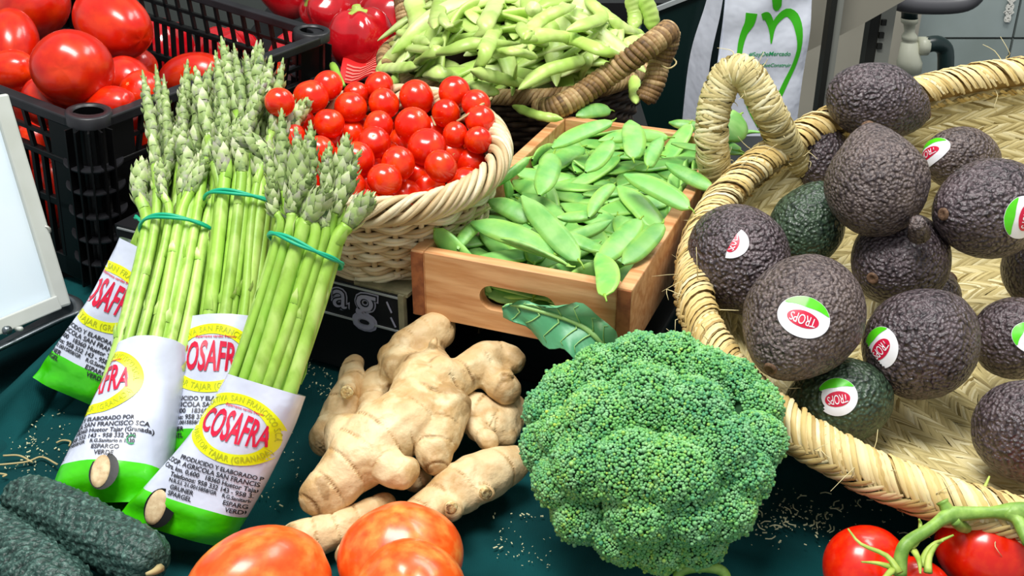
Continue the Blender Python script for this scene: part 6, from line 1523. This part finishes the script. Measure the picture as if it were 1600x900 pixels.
# ---------------------------------------------------------------- asparagus bundles in printed wrappers
def spear_pair(C, r, seed, head=.30, hint=(0, -1, .5)):
    """stalk up to the head, and the scaly tip; C runs butt -> tip"""
    rr_ = np.random.RandomState(seed); n = 36; C = spl(C, n); u = np.linspace(0, 1, n); L = np.linalg.norm(np.diff(C, axis=0), axis=1).sum()
    rad = r * (1 - .18 * u) * (1 + .34 * np.exp(-((u - (1 - head * .5)) / (head * .32)) ** 2)) * np.clip((1 - u) / .10, .05, 1) ** .6
    T = nrmz(np.gradient(C, axis=0)); h = np.array(hint, float); U = nrmz(h - T * (T @ h)[:, None]); B = np.cross(T, U)
    k0 = int(n * (1 - head))
    st = MB().tubes(C[None, :k0 + 1], U[None, :k0 + 1], rad[None, :k0 + 1], 9, np.clip(.62 - .35 * u[None, :k0 + 1] + .5 * (u[None, :k0 + 1] < .08) + .08 * rr_.randn(), 0, 1))
    tp = MB().tubes(C[None, k0:], U[None, k0:], rad[None, k0:], 8, .35)
    def bracts(us, sc_, m):
        K = len(us); ph = rr_.rand() * 6.28 + np.arange(K) * 2.4; f = us * (n - 1); i = np.clip(f.astype(int), 0, n - 2); g = (f - i)[:, None]
        c = C[i] * (1 - g) + C[i + 1] * g; t_ = T[i]; O = nrmz(np.cos(ph)[:, None] * U[i] + np.sin(ph)[:, None] * B[i]); S = np.cross(t_, O); R = (rad[i] * (1 - g[:, 0]) + rad[i + 1] * g[:, 0])[:, None]
        ln = (sc_ * (.8 + .4 * rr_.rand(K)))[:, None]; w_ = R * .72
        V = np.stack([c + O * R * .82 - S * w_, c + O * R * 1.10, c + O * R * .82 + S * w_, c + O * (R * 1.18 + .0002) + t_ * ln * .5 - S * w_ * .75, c + O * (R * 1.36 + .0003) + t_ * ln * .5, c + O * (R * 1.18 + .0002) + t_ * ln * .5 + S * w_ * .75, c + O * (R * 1.22 + .0006) + t_ * ln], 1)
        Fq = np.array([[0, 1, 4, 3], [1, 2, 5, 4]]); Ft = np.array([[3, 4, 6], [4, 5, 6]]); b = np.arange(K)[:, None, None] * 7
        tt = np.repeat(np.clip(.60 + .25 * rr_.randn(K), 0, 1), 7).reshape(K, 7); tt[:, :3] *= .35; m.add(V.reshape(-1, 3), [(b + Fq).reshape(-1, 4), (b + Ft).reshape(-1, 3)], tt.ravel())
    us = 1 - head * (np.linspace(0.03, 1.02, 34) ** 1.15); bracts(np.sort(us)[::-1] * .985, r * 2.1 * np.clip((1 - np.sort(us)[::-1]) / head * 1.2 + .35, .4, 1.1), tp)
    lo = np.array([.16, .27, .38, .50, .60]) * (1 - head) / .7 + rr_.rand(5) * .04; bracts(lo, r * 2.4 * np.ones(5), st)
    return st, tp
def prints(t, bv, o, X, Y, k, dx=0, dy=0, clipx=None):
    """oval logo, red lens-shaped word and address lines in wrapper coordinates (pixels at the front)"""
    def put(name, items, mt, off):
        m = MB()
        for V, F in items:
            V = (np.array(V) + np.array([dx, dy])) * k; add_lay(m, lay(bv, V, F, o, X, Y, off, .06))
        if m.n: m.build(name, M[mt], t)
    RX_, RY_ = 72, 50
    V, F = disc2d(RX_, RY_, 72, 3, .70); put('yellow_oval', [(V, F)], 'ink_yellow', .0006)
    V, F = text2d('COSAFRA', 40, 1.0, .12, 1.0); V = V * np.array([102 / np.ptp(V[:, 0]), 1]); V[:, 1] *= (46 / np.ptp(V[:, 1])) * np.sqrt(np.clip(1 - (V[:, 0] / 64) ** 2, .12, 1)); put('red_word', [(V, F)], 'ink_red', .0009)
    it = []
    for txt, sgn in (('COOPERATIVA SAN FRANCISCO S.C.A.', 1), ('HUETOR TAJAR (GRANADA)', -1)):
        V, F = text2d(txt, 11.5, .2, 0, 1.1); x = V[:, 0]; s = x / 64.; an = s * .95
        rad_ = 1 + 0 * an; cx = np.sin(an) * (RX_ * .85); cy = sgn * np.cos(an) * (RY_ * .85); nx = np.sin(an) / RX_; ny = sgn * np.cos(an) / RY_; nn = np.hypot(nx, ny); V2 = np.stack([cx + sgn * V[:, 1] * nx / nn, cy + sgn * V[:, 1] * ny / nn], 1); it.append((V2, F))
    put('oval_lettering', it, 'ink_olive', .0010)
    V, F = text2d('Esparragos verdes frescos', 5.6, .1, .2); put('small_red_line', [(V + np.array([6, 31]), F)], 'ink_red', .0009)
    L = [('PRODUCIDO Y ELABORADO POR', 8.6, 4, -59), ('COOP. AGRICOLA SAN FRANCISCO SCA', 9.6, 2, -68), ('Ctra. km. 0,600   18360 Huetor Tajar (Granada)', 9.2, 6, -77), ('Telefonos: 958 332 143 - 958 332 230', 9.2, 4, -86),
         ('N.R.S.I. 21.0015858/GR    R.G.Sanitario n 1230', 7.4, 4, -94), ('GRUNER', 9.0, -44, -103), ('SPARGEL', 9.0, -44, -112), ('ESPARGO', 9.0, 36, -103), ('VERDE', 9.0, 36, -112)]
    it = []
    for tx, s, x, y in L: V, F = text2d(tx, s, .22); it.append((V + np.array([x, y]), F))
    put('address_lettering', it, 'ink_black', .0008)
    V, F = disc2d(7, 7, 20, 1, .7, .6, 5.4); put('green_dot_mark', [(V + np.array([70, -92]), F)], 'ink_green', .0008)
def bundle(lab, base, top, tips, wtop, wid, twist, nsp, band, spread, seed, roll=0, logo=(0, 0), foot=(0, 0), hw_top=.025, wlen=None, back=False, ns_side=1, bow=0):
    """base/top/tips: world points along the axis; wtop: where the wrapper ends (0..1)"""
    base, tips = np.array(base), np.array(tips); ax = nrmz(tips - base); L = np.linalg.norm(tips - base)
    side = nrmz(RT - ax * (RT @ ax)); side = nrmz(side * math.cos(roll) + np.cross(ax, side) * math.sin(roll)); fr = nrmz(np.cross(side, ax))
    if fr @ FWD > 0: fr = -fr
    t = thing('asparagus_bundle', lab, 'asparagus', (float(base[0]), float(base[1]), 0.0), 'asparagus bundles')
    r_ = np.random.RandomState(seed); rb = hw_top
    # spears packed round the axis
    pos = []
    for i in range(1500):
        q = r_.uniform(-1, 1, 2)
        if q @ q > 1: continue
        if all(np.linalg.norm((q - p) * np.array([1, 1])) > 1.42 / math.sqrt(nsp) for p in pos): pos.append(q)
        if len(pos) >= nsp: break
    for i, q in enumerate(pos):
        r = .0047 * (.74 + .55 * r_.rand()); sc0 = 1.05; spd = spread * (.5 + r_.rand()); tipu = 1.03 - .36 * r_.rand() ** 1.2 * (1.0 if i > 3 else .15) - .07 * (q[1] > .2); tipu = max(tipu, band + .15); 
        def at(u, wx, wy, j=0): return base + ax * (L * u) + side * bow * math.sin(math.pi * min(u, 1)) + side * (q[0] * rb * wx + j) + fr * (q[1] * rb * .72 * wy)
        bend = r_.randn() * .004
        P = [at(.05, .86, .8), at(.28, .90, .9, bend * .3), at(band, .92, .95), at(.5 * (band + tipu), .98 + spd * .4, 1.0, bend), at(tipu, 1.05 + spd * 1.2, 1.05 + .3 * r_.rand(), bend * 2 + r_.randn() * .009)]
        st, tp = spear_pair(P, r, seed * 50 + i, .24 + .10 * r_.rand(), fr)
        s = st.build('spear', M['spear'], t); e = tp.build('spear_tip', M['tip'], t); e.parent = s
    # rubber band
    a = np.linspace(0, 2 * math.pi, 60, endpoint=False)
    for dz in (0, .0022):
        P = base + ax * (L * (band + dz)) + side * bow * math.sin(math.pi * band) + side[None] * ((rb * .93 + .0050) * np.cos(a))[:, None] + fr[None] * ((rb * .71 + .0062) * np.sin(a))[:, None] + ax * (.003 * np.cos(a + .4) * (-1))[:, None]
        P = P + ax * (.0012 * np.sin(3 * a + dz * 900))[:, None]
        MB().tubes(P[None], ax[None, None] + 0 * P[None], .0013, 6, .5, closed=True).build('rubber_band', M['band'], t)
    # wrapper: flat bag round the lower part
    nu, nv = 40, 30; W = wid / 2; v = np.linspace(0, 1, nv)[:, None]; an = np.linspace(0, 2 * math.pi, nu, endpoint=False)[None]
    th = (rb * .86 + .004) * (.45 + .55 * smooth01((v + .04) / .22)); wd = W * (1.0 + foot[0] * (1 - v) ** 1.2)
    ca, sa = np.cos(an), np.sin(an); X_ = np.sign(ca) * np.abs(ca) ** .75 * wd; Z_ = np.sign(sa) * np.abs(sa) ** .9 * th
    wr = .0012 * np.sin(an * 3 + v * 9 + seed) + .0008 * np.sin(an * 7 - v * 16) + .0022 * np.sin(v * 34 + an * 2 + seed) * smooth01((.25 - v) / .25)
    G = base + ax * (L * (-.03 + (wtop + .03) * v))[..., None] + side * (X_ + foot[1] * (1 - v) ** 2 + bow * np.sin(math.pi * (wtop + .03) * v))[..., None] + fr * (Z_ + wr)[..., None]
    G[..., 2] = np.maximum(G[..., 2], .0025)
    cut = int(nv * .20); full = MB().grid(G[:, ::-1], cv=True); bv = bvh_of(full)
    MB().grid(G[cut:, ::-1], cv=True).build('wrapper', M['wrap'], t)
    g = MB().grid(G[:cut + 1, ::-1], cv=True); g.build('green_wrapper_foot', M['wrapgreen'], t)
    # cut butts showing in the torn opening of the foot, its inner shade painted as a black disc
    if not back:
        for j in range(1):
            c = base + ax * (L * (.018 if ns_side > 0 else .032)) + side * (W * (.22 if ns_side > 0 else -.5)); h_ = bv.ray_cast(Vector(c + fr * .06), Vector(-fr), .1); c = np.array(h_[0]) if h_[0] else c; a2 = np.linspace(0, 2 * math.pi, 25)[:-1]; nf = np.array(h_[1]) if h_[0] else fr; nf = nf if nf @ fr > 0 else -nf
            hole = MB().grid(np.array([c + side * (.0100 * q * np.cos(a2))[:, None] + ax * (.0130 * q * np.sin(a2) - .002)[:, None] + nf * hz for q, hz in ((1.0, .0006), (.5, .0009), (.02, .0009))]), cv=True); hole.build('opening_shade', M['black'], t)
            b = MB().grid(np.array([c - side * .0022 + side * (.0062 * q * np.cos(a2))[:, None] + ax * (.0115 * q * np.sin(a2) - .002)[:, None] + nf * hz for q, hz in ((1.02, .0008), (1.0, .0014), (.7, .0018), (.02, .0018))]), cv=True)
            b.build('cut_butt', M['butt'], t)
            break
    kk = px2m(1.06, base + ax * L * .2)
    c = base + ax * (L * wtop * .66) + side * bow * math.sin(math.pi * wtop * .66) + fr * (rb * .8)
    prints(t, bv, c, side, ax, kk, logo[0], logo[1]); return t
def asparagus():
    bundle('asparagus bundle partly hidden behind the left front one, leftmost wrapper', A(128, 612, .022), None, A(262, 318, .155), .76, .050, 0, 12, .86, .0, 3, hw_top=.016, back=True, logo=(-24, -6), foot=(.45, -.004), bow=.004)
    bundle('middle asparagus bundle, tallest tips, standing behind the two front ones', A(300, 745, .024) + np.array([0, .03, 0]), None, A(382, 58, .265), .285, .064, 0, 30, .565, .34, 2, hw_top=.0265, back=True, logo=(-2, 0), bow=.012)
    bundle('left front asparagus bundle, yellow oval print turned to the left', A(168, 768, .026), None, A(286, 100, .235), .28, .053, 0, 30, .548, .32, 1, hw_top=.0275, logo=(-52, 6), foot=(.50, -.003), bow=.021)
    bundle('right front asparagus bundle with whole red word in the yellow oval', A(290, 815, .026), None, A(492, 205, .245), .365, .054, 0, 28, .705, .20, 4, hw_top=.0240, logo=(0, 4), foot=(.42, -.006), ns_side=-1, bow=.025)
    m = MB(); r = .0048
    for pts, sd in (([(474, 306), (448, 272), (412, 236), (372, 212)], 91), ([(428, 262), (438, 225), (455, 192), (484, 156)], 92)):
        C = [A(x, y, (.205 if sd == 91 else .19) + .010 * i) for i, (x, y) in enumerate(pts)]
        st, tp = spear_pair(C, r, sd, .5, (0, -1, .5)); o = st.build('asparagus_spear', M['spear']); tag(o, ['single asparagus spear bending left across the right bundle tips', 'single asparagus spear leaning right over the cherry tomatoes'][sd - 91], 'asparagus'); tp.build('spear_tip', M['tip'], o)
asparagus()
# ---------------------------------------------------------------- white panel and steel tray at the left
def scale_tray():
    t = thing('white_panel', 'white plastic panel with pale frame standing in the steel tray at the left edge', 'panel', A(40, 500, .05))
    y = float(A(92, 478, .055)[1])
    a, b = A(92, 482, .055), A(-130, 575, .055); top = Ay(-8, 150, y + .05); d = top - a; tb = b + d
    nn = nrmz(np.cross(b - a, d)); nn = nn if nn @ FWD < 0 else -nn
    V = np.array([a, b, tb, top]); Q = V - nn * .006
    MB().add(np.vstack([V, Q]), np.array([[0, 1, 2, 3], [7, 6, 5, 4], [0, 4, 5, 1], [1, 5, 6, 2], [2, 6, 7, 3], [3, 7, 4, 0]])).build('panel_sheet', M['whiteplastic'], t, smooth=False)
    e = nrmz(b - a)
    MB().bar(a - e * .003, top - e * .003, .014, .009, up=nn).build('side_frame', M['frameplastic'], t, smooth=False, bevel=.002)
    MB().bar(a + nn * .002 + np.array([0, 0, .006]), b + nn * .002 + np.array([0, 0, .006]), .012, .005, up=nn).build('bottom_frame', M['frameplastic'], t, smooth=False, bevel=.001)
    for (px, py, r, m_) in ((8, 516, .0035, 'steel'), (47, 494, .0025, 'rust'), (28, 514, .002, 'frameplastic')):
        q = A(px, py, .058) ; f = MB().tubes(np.array([[q - nn * .002, q + nn * .006]]), np.array([0, 0, 1.]), r, 12); f.build('screw' if m_ == 'steel' else 'spot', M[m_], t)
    for pts in ([(60, 367), (64, 357), (72, 354), (78, 360), (73, 368), (66, 366)], [(72, 408), (80, 420), (92, 427)]):
        MB().tube(spl([Ay(x, z, y + .02) for x, z in pts], 12), .0014, 6).build('wire_hook', M['silver'], t)
    # tray with rounded metal lip
    s = thing('steel_tray', 'grey metal tray with rounded lip at the left edge beside the asparagus', 'tray', A(60, 520, .0))
    def rim(z, off, n=10):
        P = [A(-160, 625, z), A(20, 540, z), A(100, 502, z)]; c = A(112, 482, z); P2 = [A(128, 490, z), A(132, 478, z), A(124, 466, z), A(100, 456, z), A(84, 452, z)]
        P = P + P2; P = spl(P, 40); cen = A(-20, 470, z); return P + nrmz(cen - P) * off
    G = np.array([rim(.010, .0), rim(.040, .0), rim(.047, .0015), rim(.050, .005), rim(.048, .010), rim(.040, .011), rim(.02, .011)])
    MB().grid(G).build('tray_lip', M['steel'], s)
    P = rim(.032, .008); cen = P.mean(0); V = np.vstack([P, cen[None]]); MB().add(V, np.array([[i, i + 1, len(P)] for i in range(len(P) - 1)])).build('tray_bottom', M['steel'], s)
scale_tray()
# ---------------------------------------------------------------- debris on the cloth
def debris():
    b = MB(); K = 520
    zones = [((0, 640), (110, 740)), ((1120, 760), (1290, 840)), ((1160, 770), (1420, 860)), ((360, 620), (470, 800)), ((1180, 790), (1300, 830)), ((40, 650), (60, 780)), ((770, 800), (860, 890)), ((460, 560), (520, 620))]
    for _ in range(K):
        (x0, y0), (x1, y1) = zones[rs.randint(len(zones))]; p = A(x0 + (x1 - x0) * rs.rand(), y0 + (y1 - y0) * rs.rand(), .0008); s = .0004 + .0007 * rs.rand() ** 3
        b.box(p + np.array([0, 0, .001]), (s * (1 + 2.5 * rs.rand()), s, s * .6), np.array(Matrix.Rotation(rs.rand() * 3, 3, 'Z')))
    for _ in range(26):
        (x0, y0), (x1, y1) = zones[rs.choice([1, 2, 4])]; p = A(x0 + (x1 - x0) * rs.rand(), y0 + (y1 - y0) * rs.rand(), .002); a = rs.rand() * 6; d = np.array([math.cos(a), math.sin(a), 0]) * .004
        b.tube(spl([p - d, p + np.array([d[1], -d[0], 0]) * .4, p + d], 5), .0005, 4)
    o = b.build('crumbs', M['crumb'], smooth=False); tag(o, 'pale dry crumbs scattered over the green cloth', 'crumbs', kind='stuff')
    b = MB()
    for pts in ([(-10, 727), (40, 722), (65, 714), (90, 726)], [(5, 712), (30, 712), (50, 722)], [(88, 692), (98, 688), (110, 690), (108, 697)], [(0, 740), (10, 742), (4, 745)]):
        b.tube(spl([A(x, y, .004) for x, y in pts], 14), .0008, 5)
    tag(b.build('dry_root_fibre', M['fiber']), 'thin dry root fibre lying on the cloth left of the asparagus', 'fibre')
debris()
for o in list(bpy.data.objects):
    if '_inv' in o: del o['_inv']
for me in bpy.data.meshes: me.name = 'mesh'
